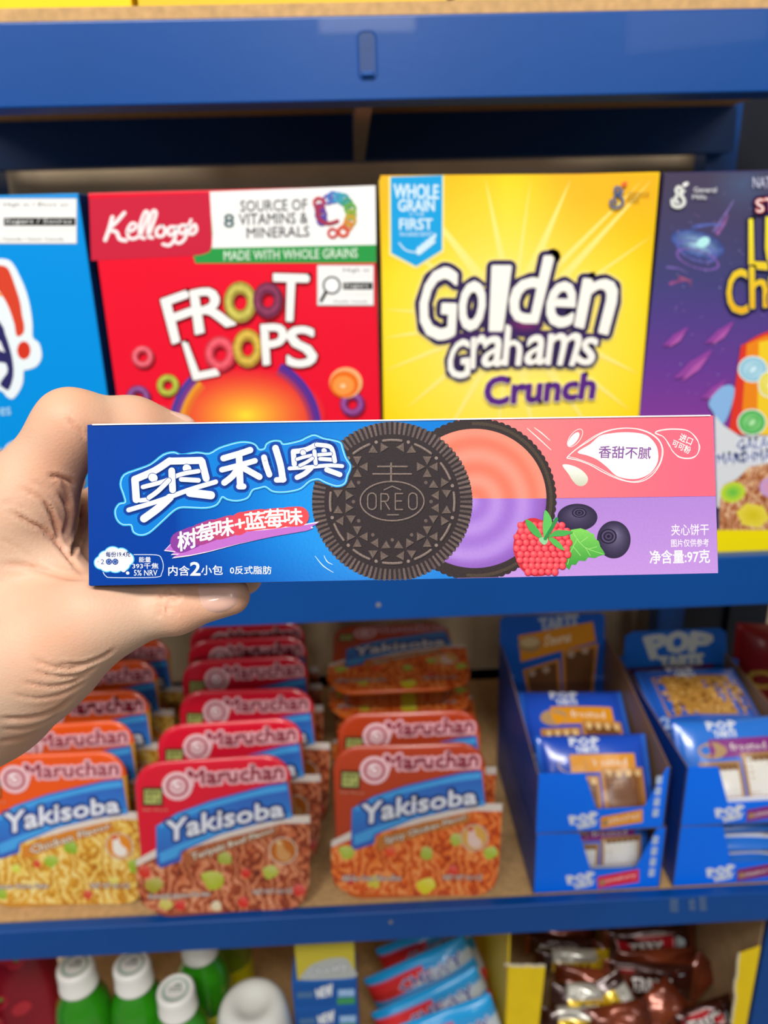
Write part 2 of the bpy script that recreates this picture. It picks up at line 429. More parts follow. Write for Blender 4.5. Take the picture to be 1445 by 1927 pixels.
# ------------------------------------------------------------------ the cookie box in the hand
OL, OH, OD = .195, .0495, .049
w = np.array([-.02425, .02744, .01873]); th = float(np.linalg.norm(w)); Mloc = Matrix.Rotation(th, 4, Vector(w/th))
Mcam = camo.matrix_world.copy()
MO = Mcam @ Matrix.Translation((.00669, .00387, -.23860)) @ Mloc        # x right, y up, z towards the viewer; origin = centre of the front face
oreo = empty('cookie_box', MO @ Matrix.Translation((0, 0, -OD/2)), 'blue, pink and purple box of cream sandwich cookies held up in the hand', 'box')
OM = Matrix.Translation((0, 0, OD/2))
mp = plane_map(MO)
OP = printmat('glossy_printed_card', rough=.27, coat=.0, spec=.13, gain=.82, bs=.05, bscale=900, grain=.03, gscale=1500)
def obg(p):   # printed background colours of the front
    x, y = p
    t = min(1, max(0, (x-330)/330)); s_ = t*t*(3-2*t)
    # cyan burst around the cookies
    d = math.hypot((x-720)/430, (y-950)/260); g = max(0, 1-d); g = min(1, g*1.7)
    c = mix('013a96', '0042a6', min(1, x/500)); c = mix(c, '0690e6', max(s_*.75, g)) if x > 330 else c
    return c
def rightbg(p): return mix('ff8f84', 'ff647c', min(1, max(0, (p[0]-850)/450)))
def lowbg(p): return mix('ad82d2', 'c294de', (p[1]-940)/150)
# card body
v, f = boxv(-OL/2, OL/2, -OH/2, OH/2, -OD/2, OD/2)
# faces: bottom(-z) top(+z = printed front) front(-y = underside) right back(+y = top side) left
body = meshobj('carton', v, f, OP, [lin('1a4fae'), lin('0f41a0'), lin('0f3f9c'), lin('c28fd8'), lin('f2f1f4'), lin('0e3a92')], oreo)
m = body.modifiers.new('b', 'BEVEL'); m.width = .0006; m.segments = 3; bake(body)
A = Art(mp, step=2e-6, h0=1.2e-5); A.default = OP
TL, TR, BR, BL = (164.5, 799.5), (1341.5, 782), (1351, 1078.5), (168.5, 1102)
def E_(t, top): # point on the top or bottom edge at photo x = t
    a, b = (TL, TR) if top else (BL, BR); k = (t-a[0])/(b[0]-a[0]); return (t, a[1]+(b[1]-a[1])*k)
A.grid(0, 0, 0, 0, 46, 14, obg, quad=[TL, E_(905, 1), E_(905, 0), BL])
A.grid(0, 0, 0, 0, 24, 8, rightbg, quad=[E_(860, 1), TR, (1346.5, 933.5), (860, 940)])
A.grid(0, 0, 0, 0, 24, 8, lowbg, quad=[(860, 940.5), (1346.5, 934), BR, E_(860, 0)])
A.build('printed_background', oreo, OM)
# rear cookie with its two-coloured cream
def scal(cx, cy, rx, ry, n, amp, a0=0, a1=360):
    out = []
    for k in range(n*6):
        a = R(a0+(a1-a0)*k/(n*6)); q = 1+amp*abs(math.sin(k*math.pi/6)); out.append((cx+rx*q*math.cos(a), cy+ry*q*math.sin(a)))
    return out
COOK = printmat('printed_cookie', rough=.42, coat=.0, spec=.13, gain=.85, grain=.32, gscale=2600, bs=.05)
def clipy(pts):
    return [(x, min(max(y, E_(x, 1)[1]+1), E_(x, 0)[1]-.5)) for x, y in pts]
A.h = 2e-5
A.poly(clipy(scal(895, 940, 150, 151, 74, .018)), '352b2c', mat=COOK)
A.stroke([(895+142*math.cos(R(t)), 940+143*math.sin(R(t))) for t in range(-92, 100, 4)], 6, '4b3e34', mat=COOK)
def cream(cx, cy, rx, ry, a0, a1, c0, c1, c2):
    n, rings = 60, 26
    def col(p):
        dx, dy = (p[0]-cx+6)/rx, (p[1]-cy)/ry; r_ = math.hypot(dx, dy); a = math.atan2(dy, dx)
        s_ = .5+.5*math.sin(r_*17-a*1.0+2.0); c = mix(c0, c1, s_*.62)
        return mix(c, c2, max(0, (r_-.86)/.14)*.8)
    for i in range(rings):
        for k in range(n):
            def P(ii, kk):
                a = R(a0+(a1-a0)*kk/n); return (cx+rx*ii/rings*math.cos(a), cy+ry*ii/rings*math.sin(a))
            pts = [P(i, k), P(i+1, k), P(i+1, k+1), P(i, k+1)] if i else [P(0, k), P(1, k), P(1, k+1)]
            A.add(pts, [col(p) for p in pts])
    A.up()
cream(893, 938, 135, 131, 180, 360, 'ff7a62', 'ffa694', 'ff8f78')
cream(893, 938, 135, 131, 0, 180, '9d70cf', 'c09ae6', '8a57b4')
A.build('rear_cookie_picture', oreo, OM)
# front cookie: dark disc with ribbed rim and pressed ornament
A.h += 1e-5
CX, CY, CRX, CRY = 738, 944, 148, 147
A.poly(clipy(scal(CX, CY, CRX, CRY, 90, .022)), '30262a', mat=COOK)
n = 94; A.frozen = True
for k in range(n):
    a = R(360*k/n); c, s_ = math.cos(a), math.sin(a)
    A.stroke(clipy([(CX+(CRX-20)*c, CY+(CRY-20)*s_), (CX+(CRX+1)*c, CY+(CRY+1)*s_)]), 5.2, mix('6d5d58', '584a48', random.Random(k).random()), mat=COOK, taper=(.75, 1), ns=8)
A.frozen = False; A.h += 4e-6
A.ellipse(CX, CY, CRX-20, CRY-20, '31272a', mat=COOK, n=72)
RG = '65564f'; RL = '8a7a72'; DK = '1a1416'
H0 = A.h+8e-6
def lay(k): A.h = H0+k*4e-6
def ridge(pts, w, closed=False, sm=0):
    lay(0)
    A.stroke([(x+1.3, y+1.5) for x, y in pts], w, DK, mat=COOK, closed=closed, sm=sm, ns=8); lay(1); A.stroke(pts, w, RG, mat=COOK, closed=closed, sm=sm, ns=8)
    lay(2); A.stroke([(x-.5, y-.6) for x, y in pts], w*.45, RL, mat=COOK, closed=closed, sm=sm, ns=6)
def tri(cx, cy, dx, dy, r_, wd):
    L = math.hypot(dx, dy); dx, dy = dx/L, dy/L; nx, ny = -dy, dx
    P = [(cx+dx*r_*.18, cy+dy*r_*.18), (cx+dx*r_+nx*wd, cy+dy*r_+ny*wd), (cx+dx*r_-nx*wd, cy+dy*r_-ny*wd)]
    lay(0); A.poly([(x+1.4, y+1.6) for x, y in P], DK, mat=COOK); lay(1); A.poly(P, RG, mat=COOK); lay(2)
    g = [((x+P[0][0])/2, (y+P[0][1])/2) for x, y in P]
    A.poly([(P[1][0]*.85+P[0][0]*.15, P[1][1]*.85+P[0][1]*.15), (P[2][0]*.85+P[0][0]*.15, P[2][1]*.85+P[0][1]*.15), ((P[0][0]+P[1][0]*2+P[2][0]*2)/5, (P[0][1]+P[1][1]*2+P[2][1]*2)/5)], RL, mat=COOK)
for k in range(12):     # twelve four-petalled flowers
    a = 15+30*k; rr = 93; fx, fy = CX+rr*math.cos(R(a)), CY+rr*math.sin(R(a))
    for q in (0, 90, 180, 270):
        b = R(a+45+q); tri(fx, fy, math.cos(b), math.sin(b), 19.5, 8.4)
for k in range(12):     # rim dashes and dots
    a0 = 30*k-8.5; pts = [(CX+117*math.cos(R(a0+t)), CY+116*math.sin(R(a0+t))) for t in (0, 4, 8, 12.5, 17)]
    ridge(pts, 5)
    a1 = R(30*k+15); A.ellipse(CX+117*math.cos(a1), CY+116*math.sin(a1), 3.2, 3.2, RL, mat=COOK, n=12)
    a2 = R(30*k); A.ellipse(CX+73*math.cos(a2), CY+72*math.sin(a2), 3.4, 3.4, RG, mat=COOK, n=12)
H0 += 1.6e-5; A.h = H0-4e-6
A.poly(smoothpts([(CX-66, CY), (CX-45, CY-34), (CX, CY-44), (CX+45, CY-34), (CX+66, CY), (CX+45, CY+34), (CX, CY+43), (CX-45, CY+34)], 6), '31272a', mat=COOK)
A.poly([(CX-40, CY-90), (CX+40, CY-90), (CX+48, CY-38), (CX-48, CY-38)], '31272a', mat=COOK)
ridge([(CX+60*math.cos(R(t)), CY-1+37*math.sin(R(t))) for t in range(0, 360, 9)], 3.0, closed=True)
ridge([(CX-2, CY-72), (CX-2, CY-38)], 4); ridge([(CX-27, CY-66), (CX+28, CY-66)], 3.2); ridge([(CX-36, CY-52), (CX+36, CY-52)], 3.2)
ridge([(CX-15, CY-22), (CX, CY-29), (CX+16, CY-22)], 2.6); ridge([(CX-9, CY+25), (CX+12, CY+25)], 2.6)
def ovl(cx): ridge(smoothpts([(cx-7, CY-12), (cx, CY-16), (cx+7, CY-12), (cx+8, CY), (cx+7, CY+11), (cx, CY+15), (cx-7, CY+11), (cx-8, CY)], 3), 2.6, closed=True)
ovl(700); ovl(777)
ridge([(717, CY+15), (717, CY-15), (729, CY-14), (732, CY-7), (729, CY-1), (718, CY)], 2.6); ridge([(724, CY), (733, CY+15)], 2.6)
ridge([(758, CY-15), (744, CY-15), (744, CY+15), (758, CY+15)], 2.6); ridge([(744, CY-1), (756, CY-1)], 2.6)
A.h = H0+1.6e-5; A.build('front_cookie_picture', oreo, OM)
# ---- the big rounded lettering with its double blue outline
A.h += 1e-5
K = .35986
def z1(x, y): return (140+x*K, 760+y*.36)       # measured in an enlargement of the left part
outer = [(215, 560), (235, 525), (268, 515), (258, 470), (243, 420), (262, 372), (330, 345), (400, 318), (465, 268), (520, 255), (560, 268), (640, 256), (705, 262), (760, 232), (850, 205), (905, 202), (945, 215), (965, 240), (995, 235), (1005, 212), (1035, 196), (1075, 196), (1095, 213), (1180, 195), (1215, 178), (1255, 165), (1300, 182), (1350, 192), (1390, 205), (1402, 240), (1418, 285), (1440, 320), (1438, 345), (1425, 375), (1412, 415), (1370, 428), (1310, 408), (1275, 392), (1230, 402), (1185, 440), (1135, 455), (1080, 460), (1035, 455), (1000, 432), (968, 438), (930, 450), (905, 490), (850, 505), (800, 498), (772, 485), (745, 525), (690, 542), (610, 540), (555, 540), (515, 560), (450, 620), (390, 672), (345, 684), (310, 668), (298, 632), (255, 630), (225, 605)]
O = [z1(*p) for p in outer]
A.stroke(smoothpts(O, 3), 8, '1a3f8e', closed=True)
A.stroke(smoothpts(O, 3), 5.6, '35b7f2', closed=True)
A.poly(smoothpts(O, 3), '0f80d8'); 
A.stroke(smoothpts(O, 3), 1.6, 'a5e4fb', closed=True)
# darker field under the strokes of the outer characters
cxo, cyo = z1(830, 370)
Oi = [(cxo+(x-cxo)*.955, cyo+(y-cyo)*.90) for x, y in O]
strokes = [
 # first character
 ([(318, 395), (325, 500)], 38), ([(318, 395), (420, 350), (500, 298)], 36), ([(500, 300), (662, 296)], 36), ([(668, 302), (690, 390)], 36), ([(345, 505), (385, 500)], 22),
 ([(410, 385), (415, 388)], 50), ([(588, 337), (592, 340)], 48), ([(360, 435), (470, 405), (560, 368), (650, 352)], 26), ([(510, 350), (515, 450)], 40), ([(392, 490), (440, 455), (495, 400)], 28),
 ([(560, 395), (650, 400)], 28), ([(285, 555), (450, 505), (600, 450), (740, 408)], 24), ([(365, 600), (440, 545), (500, 490)], 40), ([(605, 465), (715, 478)], 42),
 # second
 ([(780, 285), (860, 262), (920, 242)], 32), ([(772, 345), (850, 325), (945, 298)], 28), ([(862, 275), (868, 430)], 34), ([(860, 330), (830, 375), (785, 412)], 32), ([(875, 330), (920, 355), (968, 382)], 32),  ([(862, 432), (885, 432)], 30),
 ([(992, 280), (1002, 320), (1020, 370)], 30), ([(1052, 232), (1078, 320), (1090, 395)], 34), ([(1058, 398), (1095, 396)], 28),
 # third
 ([(1145, 255), (1150, 315)], 26), ([(1145, 250), (1210, 240), (1268, 212)], 26), ([(1268, 214), (1330, 222), (1350, 245), (1362, 300)], 26),
 ([(1195, 255), (1197, 257)], 32), ([(1305, 245), (1307, 247)], 30), ([(1165, 290), (1230, 272), (1340, 262)], 20), ([(1255, 248), (1262, 312)], 24), ([(1180, 322), (1215, 305), (1245, 285)], 20), ([(1285, 288), (1345, 292)], 20),
 ([(1125, 338), (1240, 330), (1330, 322), (1400, 326)], 19), ([(1165, 385), (1205, 365), (1238, 335)], 26), ([(1320, 345), (1388, 370)], 26)]
for p, w_ in strokes: A.stroke([z1(*q) for q in p], (w_+34)*K, '1046a4', sm=4 if len(p) > 2 else 0, ns=14)
A.h += 2e-6
for p, w_ in strokes: A.stroke([z1(q[0]+4, q[1]+5) for q in p], (w_+5)*K, '0a2f7a', sm=4 if len(p) > 2 else 0, ns=14)
A.h += 2e-6
inner = {5, 6, 7, 8, 9, 10, 25, 26, 27, 28, 29, 30}
def so(p, w_, c_): A.stroke([z1(*q) for q in p], w_*K, c_, sm=4 if len(p) > 2 else 0, ns=14)
for i, (p, w_) in enumerate(strokes):
    if i not in inner: so(p, w_+5, '3c62b4')
for i, (p, w_) in enumerate(strokes):
    if i not in inner: so(p, w_, 'f7f9fd')
for i in sorted(inner):
    p, w_ = strokes[i]; so(p, w_*.86+7, '1c4696'); so(p, w_*.86, 'fbfcff')
A.build('logo_lettering', oreo, OM)
# ---- flavour banner
A.h += 3e-6
ban = [(470, 768), (520, 715), (560, 712), (760, 676), (1000, 655), (1180, 632), (1282, 615), (1240, 640), (1250, 648), (1215, 660), (1050, 690), (850, 735), (700, 775), (600, 796), (510, 808), (545, 788), (505, 790), (525, 775)]
A.poly([z1(*p) for p in ban], 'f4ecfa'); 
c0 = z1(870, 715)
A.poly([(c0[0]+(x-c0[0])*.985, c0[1]+(y-c0[1])*.93) for x, y in [z1(*p) for p in ban]], 'c06fcb')
chs = [('树', 540, 660, 636, 760), ('莓', 640, 626, 738, 716), ('味', 740, 600, 832, 692), ('+', 838, 602, 890, 650), ('蓝', 890, 565, 996, 652), ('莓', 996, 552, 1092, 646), ('味', 1096, 548, 1190, 632)]
quads = []
for i, (ch, x0, y0, x1, y1) in enumerate(chs):
    sl = [-26, -24, -18, -14, -10, -6, -3][i]
    q = [z1(x0, y0-sl*.5), z1(x1, y0+sl*.5), z1(x1+4, y1+sl*.5), z1(x0+4, y1-sl*.5)]; quads.append(q)
for i, (c, q) in enumerate(zip(chs, quads)): A.stroke([((q[0][0]+q[3][0])/2+6, (q[0][1]+q[3][1])/2), ((q[1][0]+q[2][0])/2-6, (q[1][1]+q[2][1])/2)], 41-i*.6, mix('8a3f9d', 'ee4a50', min(1, i/3.6)), ns=16)
MEI = [([(.0, .10), (1, .10)], 1), ([(.30, .0), (.30, .20)], 1), ([(.70, .0), (.70, .20)], 1), ([(.26, .20), (.16, .34), (.03, .46)], 1), ([(.20, .31), (.95, .31)], 1), ([(.24, .46), (.80, .46), (.76, .93), (.62, .97)], 1), ([(.24, .46), (.18, .88), (.84, .88)], 1), ([(.0, .67), (1, .67)], 1), ([(.46, .52), (.56, .60)], .9), ([(.43, .73), (.53, .81)], .9)]
for i, (c, q) in enumerate(zip(chs, quads)):
    if c[0] != '莓': continue
    for p, ww in MEI: A.stroke([tuple((1-a)*(1-b)*q[0][k]+a*(1-b)*q[1][k]+a*b*q[2][k]+(1-a)*b*q[3][k] for k in (0, 1)) for a, b in p], 3.9*ww, 'ffffff', ns=8)
for i, (c, q) in enumerate(zip(chs, quads)): c[0] == '莓' or A.text(c[0], 0, 0, 0, 0, 'ffffff', quad=q, bold=.028, res=2)
A.build('flavour_banner', oreo, OM)
# ---- small print
A.h = 4e-5
for x, y, w_ in ((165, 806, 40), (200, 790, 46), (245, 792, 40), (275, 812, 36), (170, 842, 38), (140, 830, 36), (215, 838, 46), (255, 838, 36)):
    A.ellipse(*z1(x, y), w_*K+1.2, w_*K*.95+1.2, '58c2f0', n=24)
for x, y, w_ in ((165, 806, 40), (200, 790, 46), (245, 792, 40), (275, 812, 36), (170, 842, 38), (140, 830, 36), (215, 838, 46), (255, 838, 36)):
    A.ellipse(*z1(x, y), w_*K-.8, w_*K*.95-.8, 'fbfcff', n=24)
A.ellipse(*z1(257, 868), 4.6, 4.2, 'fbfcff', n=16); A.ellipse(*z1(279, 884), 3.3, 3.0, 'fbfcff', n=16)
A.stroke([z1(150, 880), z1(165, 900), z1(200, 908), z1(425, 906), z1(456, 886), z1(465, 848), z1(456, 810), z1(430, 790), z1(312, 788)], 1.3, 'dfeaf8', sm=4, ns=6)
NB = '2c3c7c'
A.text('每份19.4克', *z1(165, 772), *z1(292, 800), NB, bold=.03, res=2, rot=-1)
A.text('=', *z1(119, 822), *z1(130, 828), NB, res=1); A.text('2', *z1(138, 812), *z1(156, 838), NB, res=2)
for x in (181, 214):
    A.ellipse(*z1(x, 825), 6, 6, '3c58a0', n=18)
    for q in range(6): A.ellipse(z1(x, 825)[0]+3.4*math.cos(q), z1(x, 825)[1]+3.4*math.sin(q), .9, .9, 'b8c8e8', n=6)
Wt = 'eef3fb'
A.text('能量', *z1(338, 800), *z1(400, 828), Wt, bold=.012, res=2); A.text('393千焦', *z1(304, 832), *z1(440, 862), Wt, bold=.012, res=2); A.text('5% NRV', *z1(312, 868), *z1(434, 898), Wt, bold=.006, res=2)
A.text('内含', *z1(492, 846), *z1(602, 898), Wt, bold=.014, res=2); A.text('2', *z1(607, 828), *z1(658, 896), Wt, bold=.03, res=3); A.text('小包', *z1(664, 844), *z1(776, 894), Wt, bold=.014, res=2)
A.text('0反式脂肪', *z1(814, 848), *z1(1030, 890), Wt, bold=.014, res=2)
for a_, b_ in (((1258, 795), (1355, 882)), ((1305, 793), (1350, 840))): A.stroke([z1(*a_), z1((a_[0]+b_[0])/2-6, (a_[1]+b_[1])/2+8), z1(*b_)], 1.8, 'd7f0fb', sm=3, ns=6, taper=(.4, 1, .4))
A.build('small_print', oreo, OM)
# ---- right-hand part
S3 = 440/1445
def z3(x, y): return (940+x*S3, 770+y*350/1149)
A.h = 4e-5
for p in ([(170, 118), (240, 180), (318, 252)], [(214, 114), (260, 148), (310, 192)]): A.stroke([z3(*q) for q in p], 2.2, 'ffe9e4', sm=3, ns=6, taper=(.5, 1, .5))
drop = [(482, 265), (560, 215), (620, 165), (700, 148), (800, 143), (900, 158), (955, 205), (978, 260), (975, 330), (930, 395), (860, 428), (790, 430), (720, 410), (660, 355), (600, 310), (540, 285)]
A.poly([z3(*p) for p in drop], 'fffdf8', sm=4)
for ring_, w_ in (([(418, 297), (470, 250), (540, 205), (640, 145), (760, 118), (880, 128), (970, 175), (1008, 245), (995, 330), (940, 410), (860, 450), (760, 440), (650, 395), (560, 345), (480, 315), (430, 305)], 1.7),
                  ([(428, 288), (500, 225), (600, 158), (700, 124), (820, 118), (940, 158), (1000, 230), (985, 340), (900, 425), (810, 447), (700, 410), (580, 345), (470, 303)], 1.1)):
    A.stroke([z3(*p) for p in ring_], w_, 'fff3ef', sm=4, closed=True, ns=6)
A.text('香甜不腻', 0, 0, 0, 0, '84509a', quad=[z3(614, 226), z3(938, 236), z3(930, 308), z3(612, 302)], bold=.018, res=2)
A.ellipse(*z3(457, 186), 6.5, 16, 'fffdf8', rot=38, n=24); A.stroke([(z3(466, 178)[0]+9.5*math.cos(R(38))*math.cos(t)-20*math.sin(R(38))*math.sin(t), z3(466, 178)[1]+9.5*math.sin(R(38))*math.cos(t)+20*math.cos(R(38))*math.sin(t)) for t in np.linspace(0, 6.2, 30)], 1.1, 'fff0ec', closed=True, ns=6)
A.poly([z3(*p) for p in [(388, 345), (440, 346), (500, 372), (540, 412), (543, 448), (515, 474), (480, 470), (450, 440), (425, 400)]], 'eceee0', sm=4, fn=lambda p: mix('f6f7ee', 'c9ccb4', min(1, max(0, (p[1]-875)/40))))
sd = [(962, 145), (1000, 128), (1080, 122), (1160, 132), (1215, 178), (1232, 230), (1220, 280), (1175, 302), (1115, 296), (1070, 262), (1045, 215), (1010, 170)]
A.stroke([z3(*p) for p in sd], 1.5, 'fff3ef', sm=4, closed=True, ns=6); A.stroke([z3(x+(6 if i % 2 else -3), y+4) for i, (x, y) in enumerate(sd)], .8, 'fff0ec', sm=4, closed=True, ns=6)
A.text('进口', 0, 0, 0, 0, 'fff6f2', quad=[z3(1122, 148), z3(1198, 182), z3(1180, 224), z3(1105, 190)], bold=.02, res=2)
A.text('可可粉', 0, 0, 0, 0, 'fff6f2', quad=[z3(1076, 186), z3(1186, 236), z3(1168, 280), z3(1062, 224)], bold=.02, res=2)
A.build('slogan_bubbles', oreo, OM)
A.h = 4e-5
A.text('夹心饼干', *z3(1060, 710), *z3(1292, 780), 'f8f2fb', bold=.004, res=2, rot=-1)
A.text('图片仅供参考', *z3(1060, 802), *z3(1292, 850), 'f8f2fb', bold=.006, res=2, rot=-1)
A.text('净含量:97克', *z3(928, 870), *z3(1298, 952), 'fbf7fd', bold=.018, res=2, rot=-1)
A.build('weight_lettering', oreo, OM)
# ---- berries
A.h = 6e-5
for cx, cy, rx, ry, hx, hy in ((480, 668, 124, 84, -20, -40), (705, 806, 104, 116, 20, -60)):
    A.radial(*z3(cx, cy), rx*S3, ry*S3, '7b7596' if cx > 600 else '635a7c', '2c2440', n=48, rings=6, hx=hx*S3*.6, hy=hy*S3*.6, power=.8)
    ex, ey = (492, 640) if cx < 600 else (672, 786); r_ = 46 if cx < 600 else 52
    for q, c_ in ((1.0, '1d1730'), (.82, '544a6c'), (.62, '231b38'), (.4, '4a3f60'), (.2, '1a1428')): A.ellipse(*z3(ex, ey), r_*q*S3, r_*q*S3*.66 if cx < 600 else r_*q*S3*.9, c_, n=24)
leaf = [(440, 745), (500, 736), (545, 750), (560, 765), (582, 770), (590, 800), (612, 815), (622, 850), (640, 875), (652, 898), (610, 908), (590, 920), (545, 915), (530, 938), (490, 935), (470, 962), (445, 960), (430, 994), (410, 975), (402, 945), (388, 930), (410, 890), (430, 830)]
A.poly([z3(*p) for p in leaf], '5cb84a', fn=lambda p: mix('84d35e', '3f9c3e', min(1, max(0, (p[1]-995)/70))))
for p in ([(452, 760), (520, 850), (640, 895)], [(500, 822), (545, 790)], [(545, 865), (600, 850)], [(480, 800), (440, 880), (420, 960)], [(455, 850), (500, 905)], [(530, 856), (560, 905)]): A.stroke([z3(*q) for q in p], 1.0, 'a4e07e', sm=3 if len(p) > 2 else 0, ns=5)
rb = [(150, 690), (215, 672), (270, 690), (340, 700), (400, 740), (436, 790), (430, 860), (395, 940), (340, 1000), (270, 1028), (190, 1026), (130, 985), (95, 910), (84, 850), (100, 770)]
A.poly([z3(*p) for p in rb], 'd02f3c', sm=4)
rnd = random.Random(4)
for j in range(9):
    y = 715+j*36; half = 168*math.sqrt(max(0.05, 1-((y-830)/212)**2)); nn = max(3, int(half*2/42))
    for i in range(nn+1):
        x = 262-half+14+(2*half-28)*i/nn+(10 if j % 2 else -6); 
        rx, ry = rnd.uniform(21, 25), rnd.uniform(20, 24)
        A.ellipse(*z3(x+2, y+3), rx*S3, ry*S3, 'c0283a', n=16); A.radial(*z3(x, y), rx*S3*.92, ry*S3*.92, 'ff7f80', 'ee3d4c', n=14, rings=3, hx=-2, hy=-2.4)
for p, c_ in (([(158, 682), (200, 700), (245, 755), (262, 800), (215, 780), (175, 735)], '4cae52'), ([(278, 625), (305, 650), (322, 700), (300, 770), (275, 790), (265, 740), (268, 680)], '62c25e'), ([(452, 758), (400, 782), (340, 786), (300, 790), (340, 752), (390, 748)], '4cae52'), ([(398, 872), (340, 845), (300, 800), (330, 795), (370, 825)], '58b956'), ([(240, 800), (290, 790), (295, 820), (270, 838)], '93cf9a')):
    A.poly([z3(*q) for q in p], c_, sm=4)
A.stroke([z3(350, 678), z3(320, 735), z3(280, 800)], 6.5, '2f8f4a', ns=10)
A.build('berry_picture', oreo, OM)
# ---- white raw card along the top edge, its glint painted in as a line
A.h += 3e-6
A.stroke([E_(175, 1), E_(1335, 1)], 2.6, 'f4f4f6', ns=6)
A.build('card_edge_glint', oreo, OM)
# ------------------------------------------------------------------ the hand (one continuous skin surface)
def cs(x, y, dep): return np.array([(x-W_/2)/FPX*dep, (H_/2-y)/FPX*dep, -dep])      # camera-frame point
def rc(P, a, b, ra, rb):
    """distance to a round cone between two joints"""
    ba = b-a; l2 = float(ba@ba); rr = ra-rb; a2 = l2-rr*rr; il2 = 1/l2
    pa = P-a; y = pa@ba; z = y-l2
    x2 = ((pa*l2-y[..., None]*ba)**2).sum(-1); y2 = y*y*l2; z2 = z*z*l2
    k = np.sign(rr)*rr*rr*x2
    d = (np.sqrt(x2*a2*il2)+y*rr)*il2-ra
    c1 = np.sign(z)*a2*z2 > k; c2 = np.sign(y)*a2*y2 < k
    return np.where(c1, np.sqrt(x2+z2)*il2-rb, np.where(c2, np.sqrt(x2+y2)*il2-ra, d))
def smin(a, b, k):
    h = np.maximum(k-np.abs(a-b), 0)/k; return np.minimum(a, b)-h*h*k*.25
GR = [
 (.012, [ # palm, ball of the thumb, wrist, thumb
  ((-330, 1400, .262), (-60, 1262, .268), .036, .0335), ((-60, 1262, .262), (70, 1215, .254), .029, .0205),
  ((60, 1240, .256), (178, 1162, .248), .0185, .0120), ((178, 1162, .248), (322, 1142, .2505), .0122, .0080),
  ((-30, 1120, .266), (80, 1130, .262), .024, .014), ((-40, 1010, .272), (-50, 1200, .272), .028, .03)]),
 (.004, [((305, 1141, .2500), (332, 1142, .2505), .0084, .0083), ((330, 1142, .2508), (434, 1121, .2525), .0081, .0063)]),
 (.008, [ # index finger
  ((-40, 1040, .266), (42, 950, .257), .026, .0150), ((42, 950, .257), (134, 800, .250), .0150, .0102), ((134, 798, .250), (250, 800, .263), .0100, .0082), ((250, 800, .263), (338, 812, .274), .0081, .0064)]),
 (.010, [ # web between the two and the hollow of the palm
  ((30, 1010, .262), (150, 1098, .2545), .013, .0052), ((40, 1010, .285), (150, 1070, .283), .017, .012), ((60, 950, .285), (150, 985, .290), .012, .0105)]),
 (.003, [((150, 985, .290), (215, 935, .304), .0100, .0085), ((215, 935, .304), (390, 985, .302), .0085, .0076), ((390, 985, .302), (462, 1088, .2955), .0076, .0062)]),
 (.003, [((110, 1040, .292), (215, 1020, .316), .0100, .0082), ((215, 1020, .316), (370, 1035, .312), .0082, .0070)]),
 (.003, [((80, 1090, .290), (200, 1085, .312), .0090, .0072), ((200, 1085, .312), (310, 1075, .308), .0072, .0062)]),
]
KJ = [0, .003, .009, .008, .003, .0025, .0025]
bh = np.array([OL/2, OH/2, OD/2]); MOc = np.array(Mcam.inverted() @ MO @ Matrix.Translation((0, 0, -OD/2))); MOi = np.linalg.inv(MOc)
def sdf(P):
    D = None
    for (k, segs), kj in zip(GR, KJ):
        g = None
        for a, b, ra, rb in segs:
            d = rc(P, cs(*a), cs(*b), ra, rb); g = d if g is None else smin(g, d, k)
        D = g if D is None else smin(D, g, kj)
    q = P@MOi[:3, :3].T+MOi[:3, 3]; e = np.abs(q)-bh-.0002
    bx = np.sqrt((np.maximum(e, 0)**2).sum(-1))+np.minimum(e.max(-1), 0)
    h = np.maximum(.0016-np.abs(D+bx), 0)/.0016
    return np.maximum(D, -bx)+h*h*.0016*.25      # flesh gives way to the box
